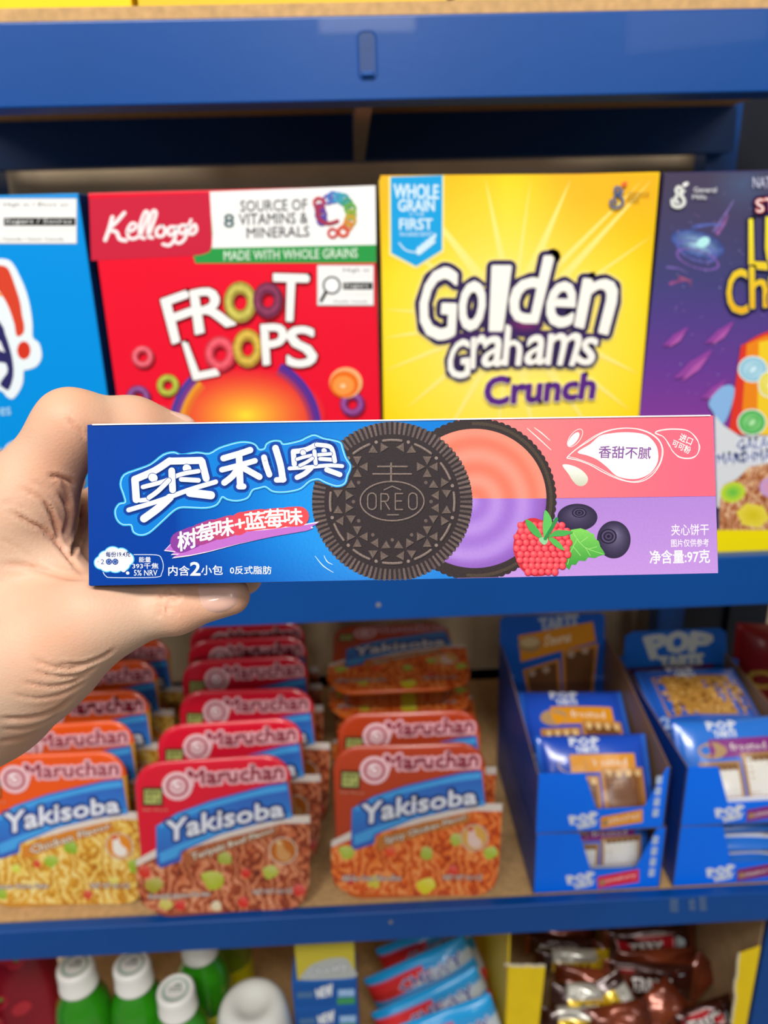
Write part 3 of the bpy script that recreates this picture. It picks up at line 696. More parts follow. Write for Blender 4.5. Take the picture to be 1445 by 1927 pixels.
def surface_nets(lo, hi, st):
    n = np.ceil((hi-lo)/st).astype(int)+1
    ax = [lo[i]+st*np.arange(n[i]) for i in range(3)]; V = np.empty(n, np.float32)
    Y, Z = np.meshgrid(ax[1], ax[2], indexing='ij')
    for i0 in range(0, n[0], 16):
        xs = ax[0][i0:i0+16]; P = np.empty((len(xs),)+Y.shape+(3,)); P[..., 0] = xs[:, None, None]; P[..., 1] = Y; P[..., 2] = Z
        V[i0:i0+16] = sdf(P.reshape(-1, 3)).reshape(P.shape[:3])
    S = V < 0
    cnt = np.zeros(n-1, np.int8); C = [(i, j, k) for i in (0, 1) for j in (0, 1) for k in (0, 1)]
    sl = lambda A, c: A[c[0]:n[0]-1+c[0], c[1]:n[1]-1+c[1], c[2]:n[2]-1+c[2]]
    for c in C: cnt += sl(S, c)
    act = (cnt > 0) & (cnt < 8); idx = np.argwhere(act); ID = -np.ones(n-1, int); ID[act] = np.arange(len(idx))
    acc = np.zeros((len(idx), 3)); num = np.zeros(len(idx))
    for c in C:
        for a in range(3):
            if c[a]: continue
            c2 = list(c); c2[a] = 1
            v0 = V[idx[:, 0]+c[0], idx[:, 1]+c[1], idx[:, 2]+c[2]]; v1 = V[idx[:, 0]+c2[0], idx[:, 1]+c2[1], idx[:, 2]+c2[2]]
            m = (v0 < 0) != (v1 < 0); t = np.where(m, v0/np.where(m, v0-v1, 1), 0)
            p = np.tile(np.array(c, float), (len(idx), 1)); p[:, a] += t; acc += p*m[:, None]; num += m
    verts = lo+(idx+acc/num[:, None])*st; F = []
    for a in range(3):
        b, c = (a+1) % 3, (a+2) % 3
        s0 = [slice(None)]*3; s1 = [slice(None)]*3; s0[a] = slice(0, n[a]-1); s1[a] = slice(1, n[a])
        X = S[tuple(s0)] != S[tuple(s1)]; ins = S[tuple(s0)]
        e = np.argwhere(X); e = e[(e[:, b] > 0) & (e[:, c] > 0) & (e[:, b] < n[b]-1) & (e[:, c] < n[c]-1)]
        fl = ins[e[:, 0], e[:, 1], e[:, 2]]
        def cell(db, dc):
            q = e.copy(); q[:, b] -= db; q[:, c] -= dc; return ID[q[:, 0], q[:, 1], q[:, 2]]
        q = np.stack([cell(1, 1), cell(0, 1), cell(0, 0), cell(1, 0)], 1)
        q[~fl] = q[~fl][:, ::-1]; F.append(q)
    return verts, np.concatenate(F)
V, F = surface_nets(np.array([-.185, -.150, -.345]), np.array([-.035, .048, -.198]), .00105)
def grad(P, h=3e-4):
    g = np.stack([sdf(P+np.eye(3)[i]*h)-sdf(P-np.eye(3)[i]*h) for i in range(3)], 1); return g/np.maximum(np.linalg.norm(g, axis=1, keepdims=True), 1e-9)
for _ in range(2): V = V-grad(V)*sdf(V)[:, None]*.8
N = grad(V)
# skin creases, measured as lines over the surface that faces the viewer
px = W_/2+FPX*V[:, 0]/-V[:, 2]; py = H_/2-FPX*V[:, 1]/-V[:, 2]; facing = (N*(-V)).sum(1)/np.linalg.norm(V, axis=1) > -.05
fa = facing & (V[:, 2] > -.30)
cre = [
 ([(128, 786), (140, 800), (150, 810), (160, 824)], 3.4, .9), ([(92, 894), (112, 899), (130, 905), (140, 912)], 4.0, 1.3),
 ([(38, 918), (60, 930), (78, 940), (96, 965), (105, 992), (109, 1016)], 3.6, .8), ([(20, 962), (40, 975), (58, 986), (80, 996), (108, 1022), (134, 1054), (158, 1087)], 4.0, 1.5),
 ([(84, 945), (98, 965), (107, 992), (110, 1014)], 3.6, 1.2), ([(112, 925), (126, 950), (130, 975), (118, 1008)], 4.4, 1.6), ([(156, 945), (154, 985), (146, 1015), (134, 1050)], 4.0, 2.4),
 ([(118, 905), (128, 930), (131, 960)], 4, 1.0), ([(0, 1062), (40, 1064), (75, 1072), (120, 1084), (160, 1090)], 5.0, .8), ([(0, 1012), (40, 1035), (80, 1065)], 3.5, .35),
 ([(0, 945), (30, 950), (55, 962)], 2.5, .35), ([(55, 905), (75, 912), (95, 925)], 2.5, .4),
 ([(104, 1250), (150, 1250), (190, 1238), (214, 1222)], 3.2, .9), ([(60, 1240), (100, 1256), (140, 1258), (180, 1244)], 3.4, .9), ([(60, 1262), (105, 1273), (150, 1270), (180, 1254)], 3.2, .7),
 ([(40, 1282), (85, 1292), (130, 1286), (172, 1266)], 3.4, .7), ([(20, 1305), (70, 1315), (120, 1305), (165, 1280)], 3.2, .5), ([(0, 1352), (50, 1352), (100, 1340), (140, 1312)], 4.2, .9), ([(0, 1372), (45, 1372), (85, 1360), (120, 1338)], 3.2, .5),
 ([(0, 1395), (40, 1390), (75, 1378)], 4, .7),
 ([(299, 1112), (304, 1130), (302, 1152), (306, 1166)], 2.6, 1.0), ([(309, 1106), (313, 1122), (312, 1140), (318, 1160)], 2.4, .9), ([(318, 1104), (326, 1116), (340, 1122)], 2.2, .8), ([(316, 1124), (326, 1130), (340, 1132)], 2.2, .8),
 ([(318, 1138), (328, 1146), (334, 1158)], 2.2, .8), ([(306, 1120), (318, 1118), (330, 1110)], 2.2, .7), ([(358, 1108), (362, 1118)], 1.8, .3),
]
dis = np.zeros(len(V)); red = np.zeros(len(V))
for pts, w_, dp in cre:
    pts = np.array(smoothpts(pts, 5, False)); dm = np.full(len(V), 1e9); tt = np.zeros(len(V)); nseg = len(pts)-1
    sel = np.where(fa & (px > pts[:, 0].min()-20) & (px < pts[:, 0].max()+20) & (py > pts[:, 1].min()-20) & (py < pts[:, 1].max()+20))[0]
    if len(sel) == 0: continue
    q = np.stack([px[sel], py[sel]], 1); best = np.full(len(sel), 1e9); bt = np.zeros(len(sel))
    for i in range(nseg):
        a, b = pts[i], pts[i+1]; d = b-a; t = np.clip(((q-a)@d)/(d@d+1e-9), 0, 1); dd = np.hypot(*(q-(a+t[:, None]*d)).T)
        m = dd < best; best[m] = dd[m]; bt[m] = (i+t[m])/nseg
    env = np.clip(np.minimum(bt, 1-bt)*6, .15, 1)
    g = np.exp(-(best/w_)**2)*env; rim_ = np.exp(-((best-w_*2.0)/(w_*1.1))**2)*env
    dis[sel] -= (g*dp-rim_*dp*.22)*.001; red[sel] = np.maximum(red[sel], g*min(1, dp)*.8)
V = V+N*dis[:, None]
Mc = np.array(Mcam); Vw = V@Mc[:3, :3].T+Mc[:3, 3]
skin, nt, b = newmat('skin')
tc = nt.nodes.new('ShaderNodeTexCoord')
def nz(scale, det=3):
    n_ = nt.nodes.new('ShaderNodeTexNoise'); n_.inputs['Scale'].default_value = scale; n_.inputs['Detail'].default_value = det
    nt.links.new(tc.outputs['Object'], n_.inputs['Vector']); return n_
n1 = nz(38, 4); cr = nt.nodes.new('ShaderNodeValToRGB'); cr.color_ramp.elements[0].position = .34; cr.color_ramp.elements[1].position = .66
cr.color_ramp.elements[0].color = lin('d2b096'); cr.color_ramp.elements[1].color = lin('dba88a'); nt.links.new(n1.outputs[0], cr.inputs[0])
at_ = nt.nodes.new('ShaderNodeVertexColor'); at_.layer_name = 'Col'
mx = nt.nodes.new('ShaderNodeMix'); mx.data_type = 'RGBA'; nt.links.new(at_.outputs[0], mx.inputs[0]); nt.links.new(cr.outputs[0], mx.inputs[6]); mx.inputs[7].default_value = lin('c8795c')
nt.links.new(mx.outputs[2], b.inputs['Base Color'])
n2 = nt.nodes.new('ShaderNodeTexVoronoi'); n2.inputs['Scale'].default_value = 1100; nt.links.new(tc.outputs['Object'], n2.inputs['Vector'])
n3 = nz(500, 4); ad = nt.nodes.new('ShaderNodeMath'); ad.operation = 'ADD'; nt.links.new(n2.outputs[0], ad.inputs[0]); nt.links.new(n3.outputs[0], ad.inputs[1])
bp = nt.nodes.new('ShaderNodeBump'); bp.inputs['Strength'].default_value = .13; bp.inputs['Distance'].default_value = .0004
nt.links.new(ad.outputs[0], bp.inputs['Height']); nt.links.new(bp.outputs[0], b.inputs['Normal'])
b.inputs['Roughness'].default_value = .52; b.inputs['Subsurface Weight'].default_value = .12; b.inputs['Subsurface Radius'].default_value = (1, .4, .2); b.inputs['Subsurface Scale'].default_value = .003
b.inputs['Specular IOR Level'].default_value = .35
# natural redness of knuckles, finger pads and folds
def spot(x, y, s_): return np.exp(-(((px-x)**2+(py-y)**2)/s_**2))
rd = .30*spot(125, 900, 45)+.28*spot(300, 770, 70)+.22*spot(110, 1150, 60)+.20*spot(430, 1150, 40)+.35*spot(140, 1000, 60)+.2*spot(120, 820, 40)+.15*spot(200, 1110, 50)
cv = np.clip(rd*.6+red*.4, 0, 1)
hand = bpy.data.meshes.new('left_hand'); hand.from_pydata(Vw.tolist(), [], F.tolist()); hand.materials.append(skin)
ca = hand.color_attributes.new('Col', 'FLOAT_COLOR', 'POINT'); ca.data.foreach_set('color', np.repeat(cv[:, None], 4, 1).astype(np.float32).ravel())
hand.polygons.foreach_set('use_smooth', np.ones(len(F), dtype=bool)); hand.update()
handroot = bpy.data.objects.new('left_hand', hand); link(handroot)
tag(handroot, 'bare left hand of a person reaching in from the left and gripping the cookie box', 'hand')
# nails: a curved plate lying on the finger end
def nail(name, poly, lift, dome, d0):
    cx_, cy_ = np.mean(poly, 0); pts = smoothpts(poly, 4); n_ = len(pts); rings = 7; vs = []; 
    for i in range(rings+1):
        for p in pts:
            t = i/rings; vs.append((cx_+(p[0]-cx_)*t, cy_+(p[1]-cy_)*t, t))
    vs = np.array(vs); dirs = np.stack([(vs[:, 0]-W_/2)/FPX, (H_/2-vs[:, 1])/FPX, -np.ones(len(vs))], 1); t = np.full(len(vs), d0)
    for _ in range(60): t = t+sdf(dirs*t[:, None])*.9
    t = np.clip(t, .2, .29); P = dirs*t[:, None]
    for _ in range(8): P = P-grad(P)*sdf(P)[:, None]*.8
    Nn = grad(P)
    P = P+Nn*(lift*(1-vs[:, 2]**6)+dome*(1-vs[:, 2]**2)-.0001)[:, None]
    P = P@Mc[:3, :3].T+Mc[:3, 3]
    f = [(i*n_+k, i*n_+(k+1) % n_, (i+1)*n_+(k+1) % n_, (i+1)*n_+k) for i in range(rings) for k in range(n_)]
    nm = solid('fingernail', 'e2b4a2', rough=.28, noise=.05, nscale=200, coat=.4, bs=.03)
    return meshobj(name, P, f, nm, None, handroot, smooth=True)
nail('thumb_nail', [(372, 1104), (374, 1124), (380, 1142), (395, 1153), (415, 1154), (434, 1148), (447, 1136), (450, 1120), (448, 1106), (430, 1101), (400, 1101)], .00035, .0003, .22)
nail('index_fingernail', [(318, 775), (333, 776), (350, 782), (364, 790), (370, 796), (356, 795), (338, 787)], .0003, .0002, .24)
# ------------------------------------------------------------------ cereal boxes on the middle shelf
ZM = ZT[1]+.0004
GLO = printmat('printed_cereal_card', rough=.36, bs=.03, coat=.05, spec=.18)
def cereal(name, x0, x1, ztop, d, front, side, topc, label, yf=.6, rz=0):
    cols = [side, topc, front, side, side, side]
    return carton(name, x0, x1, yf, yf+d, ZM, CZ+ztop, cols, label, 'cereal box', None, rz, .0009, GLO)
def cart(r_, Mw, fy):
    a_ = Art(plane_map(Mw @ front_at(fy)), step=1.6e-5, h0=1.2e-4); a_.default = GLO; return a_, front_at(fy)
def nutri(A, x0, y0, x1, y1, l1, l2, l3, s_=1, wide=False):
    """front-of-pack nutrition symbol: white card, magnifier, black bar"""
    A.rect(x0, y0, x1, y1, '9a9a98'); A.rect(x0+1.2, y0+1.2, x1-1.2, y1-1.2, 'f4f4f2')
    w_, h_ = x1-x0, y1-y0
    bx = x0+w_*(.34 if wide else .46)
    A.text(l1, bx, y0+h_*.08, x1-w_*.08, y0+h_*.2, '3a3a3a', res=1)
    A.rect(bx, y0+h_*.27, x1-3, y0+h_*.275, 'b9b9b7'); A.rect(bx, y0+h_*.43, x1-3, y0+h_*.60, '181818'); A.text(l2, bx+3, y0+h_*.45, x1-10, y0+h_*.58, 'f4f4f2', res=1)
    A.rect(bx, y0+h_*.72, x1-3, y0+h_*.725, 'b9b9b7'); A.text(l3, x0+w_*(.15 if wide else .3), y0+h_*.86, x1-w_*.12, y0+h_*.93, '6a6a6a', res=1)
    cx, cy, r_ = x0+w_*(.12 if wide else .26), y0+h_*.5, h_*.2
    A.stroke([(cx-r_*.7, cy+r_*.8), (cx-r_*1.3, cy+r_*1.9)], r_*.4, '222222'); A.ellipse(cx, cy, r_*1.12, r_*1.12, '222222'); A.ellipse(cx, cy, r_*.88, r_*.88, 'fafafa')
# ---- blue box, far left
x0 = at(147, 361, .6)[0]
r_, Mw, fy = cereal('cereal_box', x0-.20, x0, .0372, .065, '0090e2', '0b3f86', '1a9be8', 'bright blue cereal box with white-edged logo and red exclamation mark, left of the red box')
A, ML = cart(r_, Mw, fy)
zb = lambda x, y: (x*.2439, 330+y*.2439)
q0, q1 = zb(-260, 172), zb(560, 530)
nutri(A, q0[0], q0[1]+1, 145, 459, 'High in / Élevé en', 'Sugars / Sucres', 'Health Canada / Santé Canada', wide=True)
A.build('nutrition_label', r_, ML)
body_ = [(-500, 900), (-300, 700), (-60, 650), (40, 645), (100, 680), (160, 790), (205, 900), (235, 1020), (252, 1150), (255, 1250), (300, 1290), (322, 1360), (318, 1420), (280, 1475), (215, 1500), (185, 1510), (178, 1600), (140, 1680), (95, 1725), (50, 1705), (0, 1660), (-200, 1640), (-400, 1600), (-560, 1300)]
A.poly([zb(*p) for p in body_], 'e9f3f8', sm=3)
A.poly([zb(*p) for p in [(-40, 700), (10, 695), (55, 710), (85, 760), (120, 860), (155, 970), (172, 1080), (188, 1160), (180, 1220), (130, 1240), (110, 1140), (60, 1000), (0, 900), (-60, 820)]], 'd8452c', sm=3)
A.ellipse(*zb(185, 1350), 12.5, 17, 'd43722', n=28); A.poly([zb(*p) for p in [(-40, 900), (0, 905), (20, 930), (0, 935)]], 'f2a03c')
A.poly([zb(*p) for p in [(-500, 1000), (-200, 960), (0, 1130), (40, 1220), (80, 1340), (102, 1450), (104, 1550), (70, 1655), (30, 1640), (0, 1610), (30, 1560), (58, 1520), (55, 1470), (0, 1440), (-300, 1500), (-520, 1400)]], '2c2a63', sm=2)
A.poly([zb(*p) for p in [(0, 1270), (25, 1330), (40, 1365), (0, 1350), (-60, 1320)]], 'eef2f6'); A.poly([zb(*p) for p in [(-40, 1480), (20, 1490), (45, 1510), (25, 1560), (-20, 1590), (-80, 1550)]], 'eef2f6')
A.build('logo', r_, ML)
A.text('es', *zb(2, 1790), *zb(84, 1850), '9fd3f0', bold=.02, rot=-4); A.text('céréales', -60, 838, 3, 852, 'b9def2')
ck = printmat('printed_cookie_bits', rough=.5, grain=.3, gscale=160)
A.poly([(-60, 850), (0, 848), (14, 836), (34, 826), (60, 824), (70, 832), (60, 1000), (-60, 1000)], 'dfe6ea', sm=3)
rn = random.Random(2)
for x, y, q in ((5, 868, 22), (40, 850, 17), (20, 905, 24), (62, 898, 18), (-20, 900, 26), (140, 905, 22), (110, 880, 20), (150, 935, 20), (100, 930, 22), (60, 945, 24)):
    A.ellipse(x, y, q, q*.95, '8a5f33', mat=ck, n=22); A.ellipse(x-1, y-1.5, q*.88, q*.84, 'c29257', mat=ck, n=22)
    for k in range(4): A.ellipse(x+rn.uniform(-.5, .5)*q, y+rn.uniform(-.5, .5)*q, q*.16, q*.14, '4a2c18', n=9)
A.build('cookie_print', r_, ML)
# ---- red box
xa, xb = at(166, 372, .6)[0], at(704, 350, .6)[0]
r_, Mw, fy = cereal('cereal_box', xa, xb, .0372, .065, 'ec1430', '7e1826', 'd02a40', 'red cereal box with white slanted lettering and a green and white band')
A, ML = cart(r_, Mw, fy)
zr = lambda x, y: (x*.4983, 330+y*.4983)
ZP = lambda L: [zr(*p) for p in L]
A.poly(ZP([(336, 88), (800, 66), (800, 300), (345, 322)]), 'cb2440')
A.poly(ZP([(792, 62), (1417, 38), (1421, 330), (738, 332), (730, 304), (760, 300), (790, 290), (803, 262), (800, 220), (797, 150)]), '2c9a48')
A.poly(ZP([(792, 62), (1417, 38), (1420, 262), (800, 275), (803, 220), (797, 150)]), 'f6f5f3')
A.build('top_band', r_, ML)
# script signature
sc_ = [([(425, 158), (412, 205), (398, 244)], 13), ([(470, 142), (440, 176), (412, 204), (440, 214), (452, 240), (476, 246)], 12), ([(480, 215), (505, 205), (515, 188), (498, 182), (482, 208), (488, 236), (512, 238), (536, 218)], 10), ([(528, 232), (548, 180), (560, 146), (548, 138), (530, 185), (528, 228), (545, 238)], 10), ([(560, 232), (580, 178), (590, 142), (577, 136), (562, 185), (560, 228), (576, 236)], 10),
       ([(612, 190), (592, 205), (594, 228), (616, 228), (624, 205), (612, 190)], 10), ([(664, 196), (642, 196), (634, 216), (648, 226), (664, 206), (668, 196), (660, 240), (640, 264), (616, 260)], 10), ([(706, 190), (684, 190), (676, 210), (690, 220), (706, 200), (710, 190), (700, 236), (678, 256), (656, 248)], 10), ([(722, 168), (714, 186)], 8), ([(712, 214), (734, 186), (742, 206), (728, 222), (712, 218)], 10)]
for p, w_ in sc_: A.stroke(ZP(p), (w_+4)*.5, 'f3c8cf', sm=4, ns=10)
for p, w_ in sc_: A.stroke(ZP(p), w_*.5, 'fbf3f3', sm=4, ns=10)
A.build('script_lettering', r_, ML)
G_ = '50555b'
A.text('SOURCE OF', *zr(908, 92), *zr(1160, 134), G_, rot=-1.5, bold=.01, res=2); A.text('VITAMINS &', *zr(902, 142), *zr(1162, 184), G_, rot=-1.5, bold=.01, res=2); A.text('MINERALS', *zr(932, 194), *zr(1168, 234), G_, rot=-1.5, bold=.01, res=2); A.text('8', *zr(846, 146), *zr(884, 196), '4a6a6e', bold=.02, res=2)
cs_ = ['6a4ea8', '4a78c4', '4aa6c8', '3e9fae', '4a9a6a', '6aa84a', '9aae3e', 'c9a03a', 'd6803a', 'd6553a', 'cb3a3f', 'b93a4f', '8a3a72', '63409a', '574aa6']
for k, c_ in enumerate(cs_):
    a = R(-120+k*20 if k < 11 else -120-(15-k)*17); rx, ry = 58, 66
    if k < 11: x, y = 1268+rx*math.cos(a), 148+ry*math.sin(a)
    else: x, y = 1212+(k-13)*4, 148+(k-13)*22
    if k > 8 and k < 11: x, y = 1296-(k-9)*40, 212+(k-9)*6
    A.ring(*zr(x, y), 5.5, 12 if k % 2 else 10.5, c_, n=18)
A.stroke(ZP([(1200, 120), (1205, 165), (1240, 182), (1275, 172)]), 7, 'a83548', sm=3, ns=8)
A.text('MADE WITH WHOLE GRAINS', *zr(846, 280), *zr(1350, 316), 'd9f0d9', rot=-1.2, bold=.012, res=2)
A.build('claim_lettering', r_, ML)
q = zr(1197, 338); nutri(A, q[0], q[1], zr(1412, 0)[0], zr(0, 492)[1], 'High in', 'Sugars', 'Health Canada'); A.build('nutrition_label', r_, ML)
# printed picture: sun glow, rainbow sweep, rings, orange slice
A.radial(*zr(930, 905), 150, 88, 'ffe23a', 'ea1f33', n=40, rings=7, power=.9)
def arc(cx, cy, r0, r1, a0, a1, c_, n=24):
    for k in range(n):
        b0, b1 = R(a0+(a1-a0)*k/n), R(a0+(a1-a0)*(k+1)/n); A.add([(cx+r0*math.cos(b0), cy+r0*math.sin(b0)), (cx+r1*math.cos(b0), cy+r1*math.sin(b0)), (cx+r1*math.cos(b1), cy+r1*math.sin(b1)), (cx+r0*math.cos(b1), cy+r0*math.sin(b1))], c_)
    A.up()
oc = zr(930, 960)
for i, c_ in enumerate(('e5702e', 'eb9a2c', '7a3a8c', '4a3f9c')): arc(oc[0], oc[1], 128+i*9-18, 137+i*9-18, 150, 226, c_)
for i, c_ in enumerate(('b03a5a', '6a2f8a', '4f3398')): arc(oc[0], oc[1], 118+i*8, 126+i*8, -62, 5, c_)
RG_ = printmat('printed_cereal_ring', rough=.45, grain=.18, gscale=300)
def loop(x, y, r_, c0, c1, hole=.42, tilt=1.0):
    A.ring(*zr(x+4, y+6), r_*.5*hole, r_*.5*1.02, '8c1424', n=26, ry=tilt); A.ring(*zr(x, y), r_*.5*hole, r_*.5, c1, n=26, ry=tilt, mat=RG_); A.ring(*zr(x-1, y-2), r_*.5*(hole+.16), r_*.5*.84, c0, n=26, ry=tilt, mat=RG_)
for a_ in ((540, 684, 42, 'f0707e', 'c9404f'), (635, 792, 42, 'c6c84e', '8f9a2e'), (523, 838, 46, '9a5a9a', '5e2f6c'), (1330, 862, 46, 'a0509a', '6a2a70'), (606, 905, 38, 'e87a8a', 'c04a5c')): loop(*a_)
A.ellipse(*zr(1306, 782), 31, 29, 'f4b47a', n=30); A.ellipse(*zr(1300, 788), 27, 25, 'f0701e', n=30); A.ellipse(*zr(1297, 792), 20, 18, 'f79a48', n=24); A.ellipse(*zr(1295, 794), 5, 4, 'fbd0a0', n=12)
A.build('fruit_picture', r_, ML)
# slanted title
def L(ch, q, c='f7f5f2'):
    A.text(ch, 0, 0, 0, 0, c, quad=ZP(q), bold=.045, outline=[(11, '7c1020')], res=3)
def L2(ch, q, c='f7f5f2'): A.text(ch, 0, 0, 0, 0, c, quad=ZP(q), bold=.045, outline=[(5.0, c)], res=3)
lets = [('F', [(612, 470), (708, 436), (738, 600), (655, 632)]), ('R', [(722, 438), (846, 412), (888, 560), (742, 596)]), ('T', [(1036, 374), (1166, 378), (1148, 548), (1040, 545)]), ('L', [(694, 632), (740, 618), (826, 750), (735, 768)]), ('P', [(988, 566), (1080, 560), (1080, 700), (998, 712)]), ('S', [(1086, 570), (1188, 574), (1196, 716), (1086, 722)])]
for l in lets: L(*l)
for a_ in ((908, 478, 62, 'cdc25a', '9c8e36', .40, 1.25), (1012, 470, 56, '8c3a5c', '6b2448', .40, 1.2), (832, 672, 58, 'f0606e', 'd03a4c', .40, 1.15), (936, 652, 56, 'dcb84c', 'b08c2c', .40, 1.3)): loop(*a_)
for l in lets: L2(*l)
A.build('title_lettering', r_, ML)
# ---- yellow box
xa, xb = at(713, 334, .6)[0], at(1242, 327, .6)[0]
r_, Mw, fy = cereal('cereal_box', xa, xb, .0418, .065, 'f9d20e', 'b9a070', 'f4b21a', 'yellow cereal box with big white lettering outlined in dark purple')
A, ML = cart(r_, Mw, fy)
zg = lambda x, y: (700+x*.3737, 310+y*.3737)
GP = lambda L_: [zg(*p) for p in L_]
def gbg(p):
    d = math.hypot((p[0]-965)/300, (p[1]-620)/330); c = mix('fff092', 'ffdc1a', min(1, d*1.0)); c = mix(c, 'f8c800', min(1, max(0, d-.8)*2.2))
    e = max(0, 1-(p[1]-330)/190)*min(1, abs(p[0]-960)/120 if p[0] > 930 else .3+abs(p[0]-930)/260); return mix(c, 'f9b42c', min(.75, e*.95))
A.grid(0, 0, 0, 0, 22, 22, gbg, quad=GP([(42, 54), (1440, 44), (1330, 1420), (60, 1420)]))
rn = random.Random(11)
for a_, w_, l0, l1 in ((-100, 5, 170, 300), (-84, 3, 150, 320), (-70, 8, 150, 320), (-54, 5, 150, 420), (-36, 6, 170, 460), (-22, 3, 200, 420), (-128, 7, 170, 330), (-150, 4, 200, 330), (-176, 4, 190, 260), (172, 5, 190, 260), (158, 5, 170, 260), (140, 6, 160, 260), (120, 6, 160, 260), (98, 5, 150, 240), (80, 8, 150, 240), (20, 5, 220, 300), (38, 5, 210, 280), (55, 6, 190, 260)):
    c, s_ = math.cos(R(a_)), math.sin(R(a_)); tip = (965+l1*c, 600+l1*s_); b0 = (965+l0*.5*math.cos(R(a_-w_)), 600+l0*.5*math.sin(R(a_-w_))); b1 = (965+l0*.5*math.cos(R(a_+w_)), 600+l0*.5*math.sin(R(a_+w_)))
    tip = (min(max(tip[0], 722), 1200 if tip[1] > 700 else 1228), max(tip[1], 336))
    A.poly([b0, ((b0[0]+tip[0])/2, (b0[1]+tip[1])/2), tip, b1], 'fdeb80')
A.build('sunburst_print', r_, ML)
A.poly(GP([(84, 60), (362, 52), (362, 440), (220, 524), (86, 455)]), 'f7ec9c'); A.poly(GP([(93, 62), (354, 54), (352, 430), (222, 512), (96, 445)]), '1aa3e2')
Wg = 'd5eef9'
A.text('WHOLE', *zg(110, 100), *zg(334, 170), Wg, bold=.03, rot=1); A.text('GRAIN', *zg(132, 176), *zg(314, 234), Wg, bold=.03); A.text('IS THE', *zg(190, 242), *zg(262, 258), Wg, res=1); A.text('FIRST', *zg(138, 272), *zg(304, 326), Wg, bold=.03); A.text('INGREDIENT', *zg(140, 340), *zg(304, 360), Wg, res=1)
A.stroke(GP([(136, 394), (170, 430), (220, 440), (262, 425)]), 2.6, Wg, sm=4, ns=6)
for k in range(9): A.ellipse(*zg(232+k*10, 440-k*8+(10 if k % 2 else -12)), 7.5, 3.2, Wg, rot=-30 if k % 2 else -70, n=12)
A.build('banner_print', r_, ML)
# title letters as slanted blocks
T1 = [('G', [(268, 520), (428, 520), (410, 880), (222, 870)]), ('o', [(452, 590), (576, 590), (548, 832), (432, 828)]), ('l', [(606, 512), (694, 512), (650, 832), (592, 832)]), ('d', [(716, 470), (908, 462), (826, 792), (684, 790)]), ('e', [(900, 590), (1030, 594), (1000, 815), (862, 808)]), ('n', [(1064, 572), (1248, 586), (1178, 850), (1020, 808)])]
T2 = [('G', [(400, 890), (486, 874), (488, 1068), (368, 1074)]), ('r', [(500, 870), (570, 852), (552, 1020), (498, 1022)]), ('a', [(566, 872), (668, 852), (650, 1010), (548, 1016)]), ('h', [(674, 806), (760, 840), (742, 1006), (656, 1006)]), ('a', [(786, 862), (880, 850), (862, 1002), (762, 1004)]), ('m', [(888, 850), (1062, 846), (1010, 1008), (872, 1002)]), ('s', [(1066, 868), (1138, 872), (1104, 1010), (1022, 996)])]
for w_, c_ in ((31, 'fbe988'), (24, '332653')):
    for ch, q in T1: A.text(ch, 0, 0, 0, 0, c_, quad=GP(q), bold=.03, outline=[(w_, c_)], res=2)
    for ch, q in T2: A.text(ch, 0, 0, 0, 0, c_, quad=GP(q), bold=.03, outline=[(w_*.72, c_)], res=2)
A.poly(GP([(300, 860), (700, 820), (1140, 850), (1130, 900), (700, 860), (400, 900)]), '40285e')
A.radial(*zg(770, 800), 34, 18, '8a2f6c', '40285e', n=20, rings=3)
for ch, q in T1: A.text(ch, 0, 0, 0, 0, 'a59a8c', quad=GP([(x+6, y+5) for x, y in q]), bold=.02, outline=[(3.0, 'a59a8c')], res=3)
for ch, q in T2: A.text(ch, 0, 0, 0, 0, 'a59a8c', quad=GP([(x+5, y+4) for x, y in q]), bold=.02, outline=[(2.0, 'a59a8c')], res=3)
for ch, q in T1: A.text(ch, 0, 0, 0, 0, 'fbf8f0', quad=GP(q), bold=.03, outline=[(5.2, 'fbf8f0')], res=3)
for ch, q in T2: A.text(ch, 0, 0, 0, 0, 'fbf8f0', quad=GP(q), bold=.03, outline=[(3.0, 'fbf8f0')], res=3)
A.build('title_lettering', r_, ML)
A.text('Crunch', 0, 0, 0, 0, '5c2a86', quad=GP([(572, 1070), (1128, 1048), (1108, 1172), (566, 1206)]), bold=.03, outline=[(10, 'fdf0a4'), (6.2, '5c2a86')], res=3)
A.build('flavour_lettering', r_, ML)
def gmark(P, c_, c2, hc):
    A.stroke([P(x, y) for x, y in [(1196, 180), (1200, 208), (1232, 216), (1258, 196), (1250, 165), (1228, 150), (1216, 130), (1228, 112), (1246, 124), (1238, 144), (1218, 160), (1212, 182), (1226, 192)]], 4.6, c_, sm=3, ns=8)
    A.stroke([P(x, y) for x, y in [(1246, 150), (1262, 130)]], 3, c2, ns=8)
    A.ellipse(*P(1262, 100), 4.6, 4.2, hc, n=12); A.ellipse(*P(1272, 94), 3.4, 3.4, hc, n=12)
gmark(zg, '4d6490', '4d6490', 'ea6a3c')
A.text('General', *zg(1284, 132), *zg(1388, 154), 'a07c2c', bold=.01, res=2); A.text('Mills', *zg(1280, 162), *zg(1340, 184), 'a07c2c', bold=.01, res=2)
A.build('maker_mark', r_, ML)
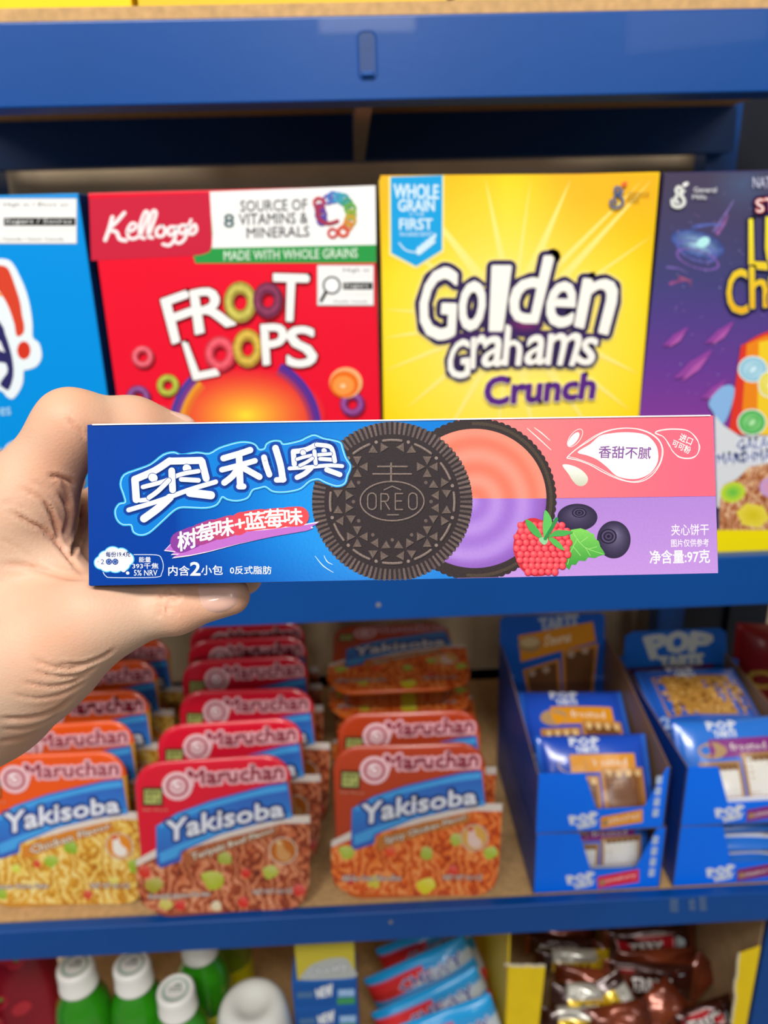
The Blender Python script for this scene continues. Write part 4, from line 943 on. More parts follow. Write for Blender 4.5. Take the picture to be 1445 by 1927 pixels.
# ---- dark space-themed box (its cartoon figure is left out)
xa = at(1250, 326, .6)[0]
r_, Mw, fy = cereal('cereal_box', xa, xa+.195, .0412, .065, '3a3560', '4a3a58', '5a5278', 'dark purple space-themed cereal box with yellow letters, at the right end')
A, ML = cart(r_, Mw, fy)
zl = lambda x, y: (1180+x*.3786, 310+y*.3786)
LP = lambda L_: [zl(*p) for p in L_]
def sbg(p):
    y = (p[1]-325)/460; c = mix('4a4258', '43457f', min(1, max(0, y*1.9))); c = mix(c, '6a3d96', min(1, max(0, (y-.42)*2.6))); c = mix(c, '8a3d9c', min(1, max(0, (y-.8)*4)))
    d = math.hypot((p[0]-1400)/60, (p[1]-345)/50); c = mix(c, '4c6a92', max(0, .6-d*.5)); return c
A.grid(0, 0, 0, 0, 18, 30, sbg, quad=[(1251, 327), (1520, 322), (1490, 905), (1190, 905)])
A.build('space_print', r_, ML)
SW = printmat('printed_swirl', rough=.4, grain=.3, gscale=220)
A.radial(*zl(350, 395), 52, 24, 'b8e6ea', '3a4a90', rot=18, n=36, rings=6, power=.7, mat=SW); A.ring(*zl(345, 430), 34, 40, '5f62b0', n=34, ry=.45, rot=20, mat=SW); A.ring(*zl(350, 470), 38, 43, '7a5aa8', n=34, ry=.4, rot=18, mat=SW)
A.ellipse(*zl(378, 385), 13, 9, 'a9f0e6', n=20, rot=-30, fn=lambda p: mix('d8fff8', '66c8dc', .3))
for a_, b_, w_, c_ in (((430, 330), (530, 175), 6, '7a68a8'), ((450, 340), (500, 250), 8, '8a5c98'), ((330, 310), (470, 300), 8, '5460a8'), ((200, 510), (300, 540), 6, '6a5aa0'), ((215, 590), (320, 575), 7, '8a4a80'), ((260, 560), (320, 600), 5, '96506e')): A.stroke([zl(*a_), zl((a_[0]+b_[0])/2+8, (a_[1]+b_[1])/2-8), zl(*b_)], w_, c_, sm=4, mat=SW, taper=(1, .3), ns=8)
rn = random.Random(7)
for k in range(70):
    x, y = rn.uniform(190, 690), rn.uniform(90, 1180); A.ellipse(*zl(x, y), rn.uniform(.5, 1.4), rn.uniform(.5, 1.4), rn.choice(['8a90c8', 'a8b4e0', 'c08cc8']), n=7)
# glowing nebula and comet streak below the swirl
for x, y, w_ in ((330, 1000, 60), (460, 840, 45), (240, 860, 40), (430, 1120, 40)):
    A.stroke([zl(x-w_*1.6, y+w_), zl(x, y), zl(x+w_*1.4, y-w_*1.3)], w_*.4, '9446a0', sm=5, taper=(.1, 1, .1)); A.stroke([zl(x-w_, y+w_*1.2), zl(x+10, y+8), zl(x+w_, y-w_*.7)], w_*.2, 'b45cae', sm=5, taper=(.1, 1, .1))
A.build('galaxy_picture', r_, ML)
gx = lambda x, y: (1180+x*.3786, 310+y*.3786)
A.poly(LP([(560, 900), (640, 850), (760, 800), (860, 1350), (430, 1330), (500, 1320)]), 'e03a2c')
A.poly(LP([(590, 890), (680, 850), (860, 820), (880, 1340), (560, 1340)]), 'f08a1e'); A.poly(LP([(650, 880), (860, 840), (880, 1340), (640, 1340)]), 'f6cf2e')
A.poly(LP([(400, 1180), (470, 1100), (530, 1110), (500, 1240), (450, 1310), (430, 1240)]), '8ab8e8', sm=3)
A.poly(LP([(430, 1240), (470, 1290), (560, 1350), (760, 1340), (900, 1300), (900, 1700), (440, 1700)]), 'd9dde2')
for cx, cy, rx, ry, c0, c1 in ((620, 1015, 68, 60, 'd8f2fa', '8cc4dc'), (615, 1278, 66, 60, 'bff0b8', '44b04a'), (700, 1090, 50, 60, 'f6f2a0', 'e8d84a')):
    A.ellipse(*zl(cx, cy), rx*.3786+2.4, ry*.3786+2.4, 'e8f2ee', n=26); A.radial(*zl(cx, cy), rx*.3786, ry*.3786, c0, c1, n=26, rings=3); A.stroke([zl(cx-25, cy+20), zl(cx-5, cy-20), zl(cx+28, cy-15), zl(cx+10, cy+20)], 3, c1, sm=4, closed=True, ns=7)
A.build('marshmallow_picture', r_, ML)
BLt = '37509c'
A.text('GALACTIC', 0, 0, 0, 0, BLt, quad=LP([(540, 1368), (830, 1335), (826, 1392), (545, 1418)]), bold=.04, outline=[(7, 'e6eaf4')], res=2)
A.text('MARSHMALLOWS', 0, 0, 0, 0, BLt, quad=LP([(440, 1436), (900, 1400), (900, 1452), (446, 1486)]), bold=.04, outline=[(7, 'e6eaf4')], res=2)
A.build('marshmallow_lettering', r_, ML)
CE = foodmat('printed_cereal_bits', ['7a3a1c', 'b8683c', 'd99a68', 'eccba8'], 60)
A.poly(LP([(455, 1680), (470, 1590), (540, 1560), (600, 1500), (700, 1480), (900, 1440), (900, 1830), (455, 1830)]), 'c07848', mat=CE)
A.radial(*zl(520, 1625), 24, 19, '5fbf4a', 'd4e03a', n=22, rings=3, rot=-15); A.radial(*zl(620, 1740), 32, 24, 'd8c41c', 'ecd94e', n=6, rings=2, rot=10); A.radial(*zl(720, 1600), 26, 20, 'e89ab0', 'c8a0d8', n=20, rings=2)
A.rect(1280, 996, 1520, 1046, 'f5e00a')
A.build('cereal_picture', r_, ML)
gl = lambda x, y: (1247+(x-1196)*.3786*.95+16, 310+y*.3786*.95+2)
for q in (7.5,):
    A.stroke([gl(x, y) for x, y in [(1196, 180), (1200, 208), (1232, 216), (1258, 196), (1250, 165), (1228, 150), (1216, 130), (1228, 112), (1246, 124), (1238, 144), (1218, 160), (1212, 182), (1226, 192)]], q, 'b9bab8', sm=3, ns=8)
gmark(gl, 'e9ebe6', 'e9ebe6', 'f4f4f2'); A.build('maker_emblem', r_, ML)
A.text('General', *zl(325, 112), *zl(438, 138), 'd9d9de', bold=.015, res=2); A.text('Mills', *zl(318, 150), *zl(388, 172), 'd9d9de', bold=.015, res=2)
A.text('NATURALLY', *zl(618, 62), *zl(870, 116), 'cfd0ea', res=2)
A.build('maker_mark', r_, ML)
def LL(ch, q, c, oc, w_=9, fn=None): A.text(ch, 0, 0, 0, 0, c, quad=LP(q), bold=.04, outline=[(w_+4, '2a2350'), (w_*.4, oc)], res=3, fn=fn)
LL('STAR', [(632, 172), (860, 150), (862, 228), (636, 238)], 'f7f4f2', 'd8402c', 9)
yl = lambda p: mix('f6ef3a', 'f0b428', min(1, max(0, (p[1]-420)/160)))
LL('L', [(600, 272), (668, 262), (690, 520), (600, 512)], 'f2dc1e', 'f2dc1e', 6, yl); LL('U', [(684, 262), (800, 250), (800, 500), (680, 510)], 'f2dc1e', 'f2dc1e', 6, yl)
LL('C', [(492, 520), (596, 520), (606, 735), (488, 745)], 'f2dc1e', 'f2dc1e', 6, yl); LL('h', [(602, 510), (690, 500), (690, 705), (606, 712)], 'f2dc1e', 'f2dc1e', 6, yl); LL('a', [(696, 540), (790, 530), (790, 700), (696, 706)], 'f2dc1e', 'f2dc1e', 6, yl)
A.build('title_lettering', r_, ML)
# ------------------------------------------------------------------ noodle trays on the third shelf
ZS = ZT[2]+.0004
FILM = printmat('printed_shrink_film', rough=.22, coat=.55, bs=.12, bscale=70, spec=.5)
TW, TH, TD = .150, .1615, .034
def rrect(w, h, r, n=7):
    out = []
    for sx, sz, a0 in ((1, 1, 0), (-1, 1, 90), (-1, -1, 180), (1, -1, 270)):
        for k in range(n): a = R(a0+90*k/(n-1)); out.append((sx*(w/2-r)+r*math.cos(a), sz*(h/2-r)+r*math.sin(a)))
    return out
def tray_mesh(name, parent, top, food, rimc):
    rings = [(-.007, .0005, .020), (-.0018, .0, .024), (0, .0016, .026), (-.0008, .0045, .026), (-.005, .006, .024), (-.012, .026, .02), (-.018, TD-.002, .018), (-.022, TD, .016)]
    v = []; f = []; c = []; n = 28
    for d, y, r in rings:
        for x, z in rrect(TW+2*d, TH+2*d, r): v.append((x, y, TH/2+z))
    for i in range(len(rings)-1):
        for k in range(n):
            f.append((i*n+k, (i+1)*n+k, (i+1)*n+(k+1) % n, i*n+(k+1) % n))
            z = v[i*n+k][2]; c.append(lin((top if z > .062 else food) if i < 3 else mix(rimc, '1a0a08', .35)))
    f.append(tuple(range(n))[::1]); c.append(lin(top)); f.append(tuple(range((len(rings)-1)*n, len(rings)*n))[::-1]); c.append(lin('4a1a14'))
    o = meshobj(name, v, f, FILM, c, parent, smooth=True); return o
z2 = lambda x, y: (240+x*.3113, 1140+y*.3113)
bc = at(419, 1722, .592)
TP = T(bc[0], .592, ZS, 1.5, -12)
tmap = plane_map(TP @ FRONT)
def noodle_art(root, ft, fcol, food, bits, basecol, ribbon, icon, bottomtxt):
    A = Art(tmap, step=2e-5, h0=1e-4); A.default = FILM
    Q = lambda L_: [z2(*p) for p in L_]
    bot = [(1100, 1640), (1092, 1730), (1068, 1785), (1015, 1826), (940, 1840), (560, 1852), (220, 1856), (140, 1844), (85, 1800), (62, 1730)]
    A.poly(Q([(52, 1540), (180, 1470), (340, 1440), (930, 1275), (1104, 1270)]+bot), 'e4d6cc')
    A.poly(Q([(52, 1580), (180, 1520), (340, 1480), (930, 1320), (1104, 1318)]+bot), 'c87040', mat=food)
    rn = random.Random(5)
    for (x, y, w_, c_) in bits:
        y = min(y, 1852-w_*1.3); x = min(max(x, 62+w_*1.3), 1098-w_*1.4)
        w_ *= 1.2; pts = [(x+w_*rn.uniform(.75, 1.15)*math.cos(t), y+w_*rn.uniform(.65, 1.0)*math.sin(t)) for t in np.linspace(0, 2*math.pi, 7, endpoint=False)]
        A.poly(Q(pts), c_, sm=3, fn=lambda p, c_=c_, yy=z2(x, y)[1]: mix(c_, 'ffffff', min(.3, max(0, (yy-p[1])/30))))
    A.build('food_picture', root, FRONT)
    bl = [(172, 1335), (300, 1255), (500, 1180), (720, 1120), (850, 1085), (968, 1068), (998, 1284), (800, 1318), (560, 1385), (330, 1490), (322, 1545), (200, 1590), (176, 1560)]
    A.poly(Q(bl), '2a6fc4', fn=lambda p: mix('2f86d8', '3c55b4', min(1, abs((p[1]-1140)/.3113-1310)/300)))
    A.poly(Q([(190, 1330), (310, 1262), (500, 1195), (720, 1136), (850, 1100), (960, 1084), (966, 1120), (840, 1140), (700, 1170), (500, 1225), (320, 1290), (200, 1350)]), '49a4e8'); A.poly(Q([(190, 1500), (300, 1450), (560, 1350), (800, 1290), (985, 1255), (990, 1275), (800, 1308), (560, 1375), (320, 1480), (300, 1520), (200, 1560)]), '49a4e8')
    for w_, c_ in ((14, '28418c'), (3, 'e6e8f4')):
        A.text('Yakisoba', 0, 0, 0, 0, c_, bold=.03, outline=[(w_, c_)], res=2, warp=lambda a, b: z2(238+a*705, 1310-185*a+60*a*a+(b)*(135-45*a)-(1-a)*b*10))
    A.build('name_banner', root, FRONT)
    A.poly(Q([(338, 1504), (620, 1400), (900, 1334), (912, 1388), (640, 1468), (345, 1588)]), ribbon)
    A.text(ft, 0, 0, 0, 0, 'efe2d0', quad=Q([(385, 1502), (885, 1342), (888, 1374), (395, 1552)]), bold=.03, outline=[(3, '5a3a24'), (.8, 'efe2d0')], res=1)
    A.build('flavour_ribbon', root, FRONT)
    for w_, c_ in ((11, 'eeb4bc'), (1.2, '8e1830')): A.text('Maruchan', 0, 0, 0, 0, c_, quad=Q([(366, 1000), (944, 956), (942, 1048), (372, 1086)]), outline=[(w_, c_)], res=2)
    A.ellipse(*z2(302, 1092), 29, 27, 'f2c4ca', n=30); A.ring(*z2(302, 1092), 16, 21, 'a8263e', n=26, ry=.93); A.ellipse(*z2(302, 1096), 13, 12, 'f5dfe2', n=20); A.stroke(Q([(268, 1085), (285, 1112), (315, 1115), (332, 1092), (318, 1072), (300, 1082)]), 3, 'c23c54', sm=4, ns=7)
    A.build('maker_logo', root, FRONT)
    A.rect(*z2(92, 1100), *z2(214, 1212), '3a3324'); A.rect(*z2(104, 1114), *z2(204, 1198), 'b8bc6a'); A.text('NEW', *z2(114, 1122), *z2(194, 1150), '49502c', res=1, bold=.03); A.text('96 g', *z2(114, 1160), *z2(194, 1188), '49502c', res=1, bold=.03)
    A.text('Stir-fried', *z2(92, 1226), *z2(240, 1242), 'c9a08a', res=1)
    A.ring(*z2(940, 1482), 24, 27, 'e0c2a8', n=30, ry=.95); A.ellipse(*z2(940, 1482), 23, 22, icon[0], n=28)
    A.poly(Q([(905, 1430), (935, 1425), (950, 1470), (985, 1500), (980, 1535), (940, 1545), (905, 1520), (900, 1470)]), icon[1], sm=3); A.ellipse(*z2(915, 1432), 5, 4, icon[2], n=10)
    A.text(bottomtxt, 0, 0, 0, 0, 'd9cfc8', quad=Q([(130, 1742), (500, 1728), (500, 1762), (130, 1782)]), bold=.02, outline=[(2.2, '7c5038'), (.5, 'e4dcd6')], res=1)
    A.text('NET WT 4.0 OZ', *z2(760, 1712), *z2(1000, 1742), 'd9cfc8', rot=-2, outline=[(2, '8a5038'), (.4, 'e8e0da')], res=1)
    A.build('small_print', root, FRONT)
FLV = {
 'orange': dict(top='ef5a1a', rim='d84a12', fc='d89a30', ft='Chicken Flavor', food=('printed_yellow_noodles', ['b06a14', 'e0a02c', 'f0c85a', 'f8e298']), ribbon='d8862e', icon=('e8902a', 'f4ede4', 'd8402c'),
   bits=[(90, 1700, 50, '9ab82a'), (520, 1590, 38, '9cba30'), (430, 1610, 22, 'd8482a'), (740, 1790, 30, 'd8482a'), (1050, 1600, 45, '9ab82a'), (640, 1500, 40, '8cb428'), (300, 1640, 26, 'd8dc50'), (200, 1830, 40, '9ab82a'), (900, 1700, 26, 'e8d860')], bt='Japanese Home Style'),
 'red': dict(top='e01a34', rim='c4142c', fc='b0502c', ft='Teriyaki Beef Flavor', food=('printed_brown_noodles', ['6a2412', 'a84826', 'cf6f42', 'e8a47c']), ribbon='b0623c', icon=('c46a1e', 'd89a5c', 'e8c48c'),
   bits=[(515, 1655, 58, 'b4bc2a'), (165, 1690, 46, 'a8a02c'), (85, 1610, 34, 'd83020'), (715, 1620, 30, 'd82a1c'), (860, 1610, 42, 'b8c044'), (700, 1795, 32, 'dc2a1e'), (320, 1810, 30, 'd82e28'), (590, 1530, 40, 'a8b040'), (1030, 1720, 34, 'd8342a'), (230, 1868, 34, 'd4c45a'), (540, 1855, 28, 'e8d8b0')], bt='Homestyle Japanese Noodles'),
 'rust': dict(top='b9401e', rim='a03418', fc='e0641c', ft='Spicy Chicken Flavor', food=('printed_orange_noodles', ['a83408', 'e0560e', 'f47c2a', 'fca860']), ribbon='c87832', icon=('e8b050', 'f2d0c4', 'd84030'),
   bits=[(150, 1600, 42, 'b4c43a'), (660, 1830, 50, 'e8d820'), (650, 1590, 36, 'b0c040'), (830, 1500, 40, 'b8c448'), (1070, 1570, 40, 'b4c83c'), (330, 1780, 36, 'dcc838'), (180, 1770, 30, 'd8301e'), (820, 1690, 30, 'e8402c'), (420, 1590, 30, 'f04a20')], bt='All-In-One Noodles'),
}
PROTO = {}
def tray(fl, Mw, label, group=None, full=True):
    d = FLV[fl]
    if fl not in PROTO:
        r_ = empty('noodle_tray', TP, label, 'noodle tray'); tray_mesh('tray', r_, d['top'], d['fc'], d['rim'])
        noodle_art(r_, d['ft'], None, foodmat(*d['food'], 30), d['bits'], d['top'], d['ribbon'], d['icon'], d['bt']); PROTO[fl] = r_
    else:
        src = PROTO[fl]; r_ = src.copy(); link(r_)
        for ch in src.children:
            c_ = ch.copy(); link(c_); c_.parent = r_
        r_['label'] = label
    r_.matrix_world = Mw
    if group: r_['group'] = group
    return r_
ORD = ['frontmost', 'second from the front', 'third from the front', 'fourth from the front', 'fifth from the front', 'rearmost']
def column(fl, rows, word, group, lean=12):
    for k, (px_, Y, rz) in enumerate(rows):
        c = at(px_, 1722 if k == 0 else 1400, Y) if k == 0 else None
        X = rows[k][0]
        lab = '%s noodle tray standing in its row, %s' % (word, ORD[k] if k < len(rows)-1 or len(rows) < 3 else 'rearmost')
        tray(fl, T(X, Y, ZS+.0008, rz, -lean), lab, group)
column('red', [(bc[0], .592, 1.5), (-.144, .652, 2), (-.137, .712, -2), (-.146, .782, 1), (-.15, .832, 0), (-.155, .872, 1)], 'bright red', 'red noodle trays', 12)
xo = at(112, 1690, .612)[0]
column('orange', [(xo, .612, -1), (xo-.005, .662, 1.5), (xo-.004, .722, 0), (xo-.010, .786, 2), (xo-.008, .842, -1)], 'orange', 'orange noodle trays', 12)
xr = at(776, 1690, .600)[0]
column('rust', [(xr, .600, -1.5), (xr+.004, .655, -1)], 'rust-brown', 'rust-brown noodle trays', 12)
for k in range(4):
    Mx = T(xr+(-.002, .004, -.003, -.004)[k], .752+(.004, 0, .006, .002)[k], ZS+.001+k*.0362, (2, -1, 1, 0)[k], -90) @ Matrix.Translation((0, -.0345, 0))
    tray('rust', Mx, 'rust-brown noodle tray lying flat behind the standing ones, %s of the pile' % ('at the bottom', 'second from the bottom', 'third from the bottom', 'topmost')[k], 'flat-lying noodle trays')
# ------------------------------------------------------------------ toaster pastry display trays
TB = printmat('printed_display_card', rough=.4, bs=.04, spec=.35)
KRAFT = solid('kraft_card', '8a6a4a', rough=.8, noise=.12, nscale=120)
FOIL = printmat('printed_foil_pack', rough=.24, coat=.5, bs=.35, bscale=45, spec=.6)
def pillow(name, w, h, t, fn, mat, parent, nx=36, ny=26, mlocal=None, crimp=.06, wob=0, seed=0):
    """sealed pack lying in the local x/z plane, face towards -y"""
    rn = random.Random(seed); ph = [rn.uniform(0, 6) for _ in range(4)]
    def prof(u, v):
        a = max(0, 1-(abs(u)/(1-crimp))**3.2); b_ = max(0, 1-abs(v)**3.0)
        return t/2*(a**.55)*(b_**.5)*(1+wob*math.sin(u*5+ph[0])*math.sin(v*4+ph[1]))+.0003
    V_ = []; F_ = []; C_ = []
    for side in (-1, 1):
        for j in range(ny+1):
            for i in range(nx+1):
                u, v = -1+2*i/nx, -1+2*j/ny; V_.append((u*w/2, side*prof(u, v), v*h/2))
        o = 0 if side < 0 else (nx+1)*(ny+1)
        for j in range(ny):
            for i in range(nx):
                q = (o+j*(nx+1)+i, o+j*(nx+1)+i+1, o+(j+1)*(nx+1)+i+1, o+(j+1)*(nx+1)+i)
                F_.append(q if side < 0 else q[::-1])
                cc = [lin(fn((V_[k][0]/w+.5), (V_[k][2]/h+.5))) for k in q]; C_.append(cc if side < 0 else cc[::-1])
    N1 = (nx+1)*(ny+1)
    bd = [i for i in range(nx+1)]+[(j+1)*(nx+1)-1 for j in range(1, ny+1)]+[ny*(nx+1)+i for i in range(nx-1, -1, -1)]+[j*(nx+1) for j in range(ny-1, 0, -1)]
    for k in range(len(bd)):
        a, b_ = bd[k], bd[(k+1) % len(bd)]; F_.append((b_, a, a+N1, b_+N1)); C_.append(lin(fn(.5, .02)))
    ob = meshobj(name, V_, F_, mat, C_, parent, smooth=True, mlocal=mlocal)
    return ob, (lambda u, v: prof(max(-1, min(1, u/(w/2))), max(-1, min(1, v/(h/2)))))
def puffy(A, cx, cy, w, h, rot=0, col='eef1f6', oc='2a62b8', two=True):
    """stacked puffy wordmark"""
    c, s_ = math.cos(R(rot)), math.sin(R(rot))
    def q(x0, y0, x1, y1):
        return [(cx+(x*w)*c-(y*h)*s_, cy+(x*w)*s_+(y*h)*c) for x, y in ((x0, y0), (x1, y0), (x1, y1), (x0, y1))]
    A.text('POP', 0, 0, 0, 0, col, quad=q(-.5, -.5, .5, .0), outline=[(h*.16, col)], res=2); A.text('TARTS', 0, 0, 0, 0, col, quad=q(-.34, .1, .42, .46), outline=[(h*.12, col)], res=2)
BL_ = '0074ff'
def pack(Mw, kind, label, group, w=.118, h=.098, t=.017, seed=0):
    r_ = empty('pastry_pack', Mw, label, 'snack pack', group)
    cc = {'brown': '1c4fc4', 'white': '2a78dc', 'granola': '1f5fc8'}[kind]
    ob, pf = pillow('wrapper', w, h, t, lambda u, v: cc if abs(u-.5) < .47 else '2f6fd8', FOIL, r_, wob=.12, seed=seed)
    A = Art(lambda x, y: ((x-.5)*w, (.5-y)*h), step=2e-5, h0=1.5e-4); A.default = FOIL; A.hf = pf
    def G(x0, y0, x1, y1, col, n=8, fn=None):
        A.grid(x0, y0, x1, y1, n, n, fn or (lambda p: col))
    k = {'brown': ('7a4a26', 'c98a40', 'f0c88c', 'e89a1c'), 'white': ('eeeae0', 'b98a58', 'f8f5ee', '8a2f86'), 'granola': ('b8853a', '8a5a22', 'd8a85a', '2a62b8')}[kind]
    if kind != 'granola':
        G(.28, .22, .86, .42, k[3]); A.ellipse(.30, .34, .13, .09, 'b89468', n=16); A.text('frosted', .46, .27, .78, .35, 'f4ece0', res=1)
        for x0, x1, y0 in ((.16, .52, .46), (.54, .92, .38)):
            G(x0, y0, x1, .86, k[1]); G(x0+.03, y0+.05, x1-.03, .83, k[0])
            for j in range(4 if kind == 'brown' else 6): A.ellipse(x0+.07+j*(x1-x0-.12)/(3 if kind == 'brown' else 5), y0+.06, .028, .04, k[2] if kind == 'brown' else '8a6238', n=10)
        G(.18, .84, .92, .885, 'dcc8bc' if kind == 'brown' else 'f2f4f6')
    else:
        G(.12, .16, .96, .72, k[0], mat if False else 8)
        rn = random.Random(3)
        for j in range(120): x, y = rn.uniform(.15, .93), rn.uniform(.19, .69); A.ellipse(x, y, rn.uniform(.01, .03), rn.uniform(.015, .03), rn.choice(k[1:3]), n=7)
    A.h += 1e-5
    A.text('POP', .30, .03, .56, .12, 'e2e8f4', outline=[(.012, 'e2e8f4')], res=1); A.text('TARTS', .34, .13, .54, .20, 'e2e8f4', outline=[(.008, 'e2e8f4')], res=1)
    A.text('2 pastries', .05, .90, .4, .96, 'b8d0f4', res=1); A.text('2', .04, .72, .12, .86, 'a8c4f2', bold=.04, res=1)
    A.build('wrapper_print', r_, FRONT); return r_
def display(X0, X1, z0, z1, yb, kind, lab, labelcol, labeltxt, header=None, notch=(.42, .80), grp='blue pastry display trays', side_top=None, photo=None):
    r_ = empty('display_tray', T((X0+X1)/2, .598, z0), lab, 'display box', grp)
    w = X1-X0; h = z1-z0; d = yb-.598; th_ = .0012
    boxobj('tray_floor', (-w/2, w/2, 0, d, 0, th_), TB, r_, 'b8a080')
    nb = .026
    x0n, x1n = -w/2+w*notch[0], -w/2+w*notch[1]
    prism('front_panel', [(-w/2, 0), (w/2, 0), (w/2, h), (x1n+.012, h), (x1n-.006, nb), (x0n+.006, nb), (x0n-.008, h-.002), (-w/2, h)], 0, th_, TB, r_, BL_, bev=.0003)
    top = side_top or h
    for sx in (-1, 1):
        v = [(0, 0), (d, 0), (d, top), (d*.75, top*.98+h*.02), (0, h)]
        x = sx*w/2; n = len(v); vs = [(x, a, b_) for a, b_ in v]+[(x-sx*th_, a, b_) for a, b_ in v]
        f = [tuple(range(n)), tuple(range(2*n-1, n-1, -1))]+[(i, i+n, (i+1) % n+n, (i+1) % n) for i in range(n)]
        cols = [lin('1548a8'), lin('8a6a4a')]+[lin('8a6a4a')]*n
        meshobj('side_panel', vs, f, TB, cols, r_)
    boxobj('back_panel', (-w/2, w/2, d-th_, d, 0, top), TB, r_, '1a55b4')
    A = Art(lambda x, y: (x*w-w/2, h-y*h), step=3e-5, h0=2e-4); A.default = TB
    A.text('POP', 0, 0, 0, 0, 'dfe6f2', quad=[(.26, .72), (.47, .66), (.47, .80), (.28, .86)], outline=[(.02, 'dfe6f2')], res=1); A.text('TARTS', 0, 0, 0, 0, 'dfe6f2', quad=[(.31, .86), (.48, .80), (.46, .90), (.33, .95)], outline=[(.014, 'dfe6f2')], res=1)
    A.poly([(.50, .76), (.82, .66), (.83, .88), (.51, .96)], labelcol); A.text(labeltxt, 0, 0, 0, 0, 'f8e8d8', quad=[(.56, .80), (.80, .72), (.80, .81), (.56, .89)], res=1); A.ellipse(.54, .86, .025, .05, 'b08a60', n=10)
    for k in range(4): A.rect(.90, .12+k*.18, .945, .25+k*.18, 'c4d4ee'); A.text('Pop', .905, .14+k*.18, .94, .22+k*.18, '5c86cc', res=1)
    A.build('front_print', r_, front_at(-.0001))
    if header: header(r_, w, d, h)
    return r_, w, d, h
zc0, zc1, zc2 = ZS, CZ-.549, CZ-.4785
XA0, XA1 = .1575, .2865
XB0, XB1 = .2995, .4285
GT = 'pastry packs in the display trays'
# lower left
display(XA0, XA1, zc0, zc1-.0004, .80, 'white', 'lower blue display tray of the left stack, red label on its front', 'e8304c', 'strawberry', notch=(.40, .84))
for k, (dy, ln) in enumerate(((.012, 14), (.038, 14))):
    pack(T((XA0+XA1)/2+.003, .612+dy, zc0+.004+.034, 0, -ln), 'white', 'white-frosting pack in the lower left tray, %s one' % ('front' if k == 0 else 'second'), GT, w=.112, h=.066, t=.016, seed=k)
# upper left with its tall header card
def headerA(r_, w, d, h):
    hx0, hx1, zt_ = -w/2-.002, w/2+.004, h+.078
    e = .0012; M_ = Matrix.Translation((0, d-.006, .004)) @ Matrix.Rotation(R(-3), 4, 'X')
    hh = .128
    prism('header_card', [(-w/2, 0), (w/2, 0), (w/2-.004, hh-.004), (w/2-.008, hh), (-w/2+.004, hh+.001), (-w/2, hh-.004)], -.0006, .0006, TB, r_, '1559b8', mlocal=M_)
    A = Art(lambda x, y: (x*w-w/2, hh-y*hh), step=3e-5, h0=2e-4); A.default = TB
    A.text('TARTS', 0, 0, 0, 0, 'a9b2c0', quad=[(.36, .03), (.72, .0), (.70, .13), (.38, .15)], outline=[(.02, 'a9b2c0')], res=1)
    A.poly([(.17, .19), (.86, .08), (.90, .28), (.20, .46)], 'd98a1a'); A.ellipse(.28, .28, .11, .085, 'a88454', n=20); A.ellipse(.28, .26, .09, .05, 'd0b080', n=16)
    A.text("S'mores", 0, 0, 0, 0, 'f0dcb8', quad=[(.42, .20), (.66, .16), (.66, .27), (.42, .31)], bold=.02, res=1)
    for q in ([(.22, .54), (.56, .44), (.60, .86), (.30, .92)], [(.58, .36), (.92, .30), (.90, .84), (.62, .88)]):
        A.poly(q, 'c98532'); cx = sum(p[0] for p in q)/4; cy = sum(p[1] for p in q)/4
        A.poly([(cx+(x-cx)*.82, cy+(y-cy)*.86) for x, y in q], '6e4526')
        for j in range(2): A.ellipse(q[0][0]+.09+j*.13, q[0][1]+.04-j*.03, .035, .035, 'b89a84', n=12)
    A.text('Artificially flavored', 0, 0, 0, 0, '9fb8dc', quad=[(.30, .78), (.58, .76), (.58, .80), (.30, .83)], res=1)
    A.text('8', .14, .76, .22, .88, '8fb4ea', bold=.03, res=1); A.text('48 g', .02, .58, .14, .62, '8fb4ea', res=1); A.text('16 ct', .90, .62, .99, .66, '8fb4ea', res=1)
    A.build('header_print', r_, M_ @ front_at(-.0007))
    A.h = 2e-4; A.text('Crunchy', 0, 0, 0, 0, 'c04a5c', quad=[(.38, .88), (.72, .84), (.74, .93), (.38, .97)], outline=[(.03, 'c9d4e8'), (.008, 'b8405a')], res=1)
    A.build('burst_print', r_, M_ @ front_at(-.0007))
display(XA0-.001, XA1-.003, zc1, zc2, .80, 'brown', "upper tray of the left stack, with orange label and tall header card", 'ee9a1e', 'smores', header=headerA, notch=(.42, .88), side_top=.098)
pack(T(.222, .628, zc1+.037, -2, -38), 'brown', 'pack with chocolate pastry picture standing in the upper left tray opening', GT, w=.112, h=.085, t=.018, seed=3)
pack(T(.221, .690, zc1+.044, -4, -64), 'brown', 'pack with chocolate pastry picture lying on top in the upper left tray', GT, w=.114, h=.108, t=.018, seed=4)
pack(T(.221, .745, zc1+.020, -2, -82), 'brown', 'chocolate pastry pack furthest back in the upper left tray', GT, w=.112, h=.095, t=.018, seed=5)
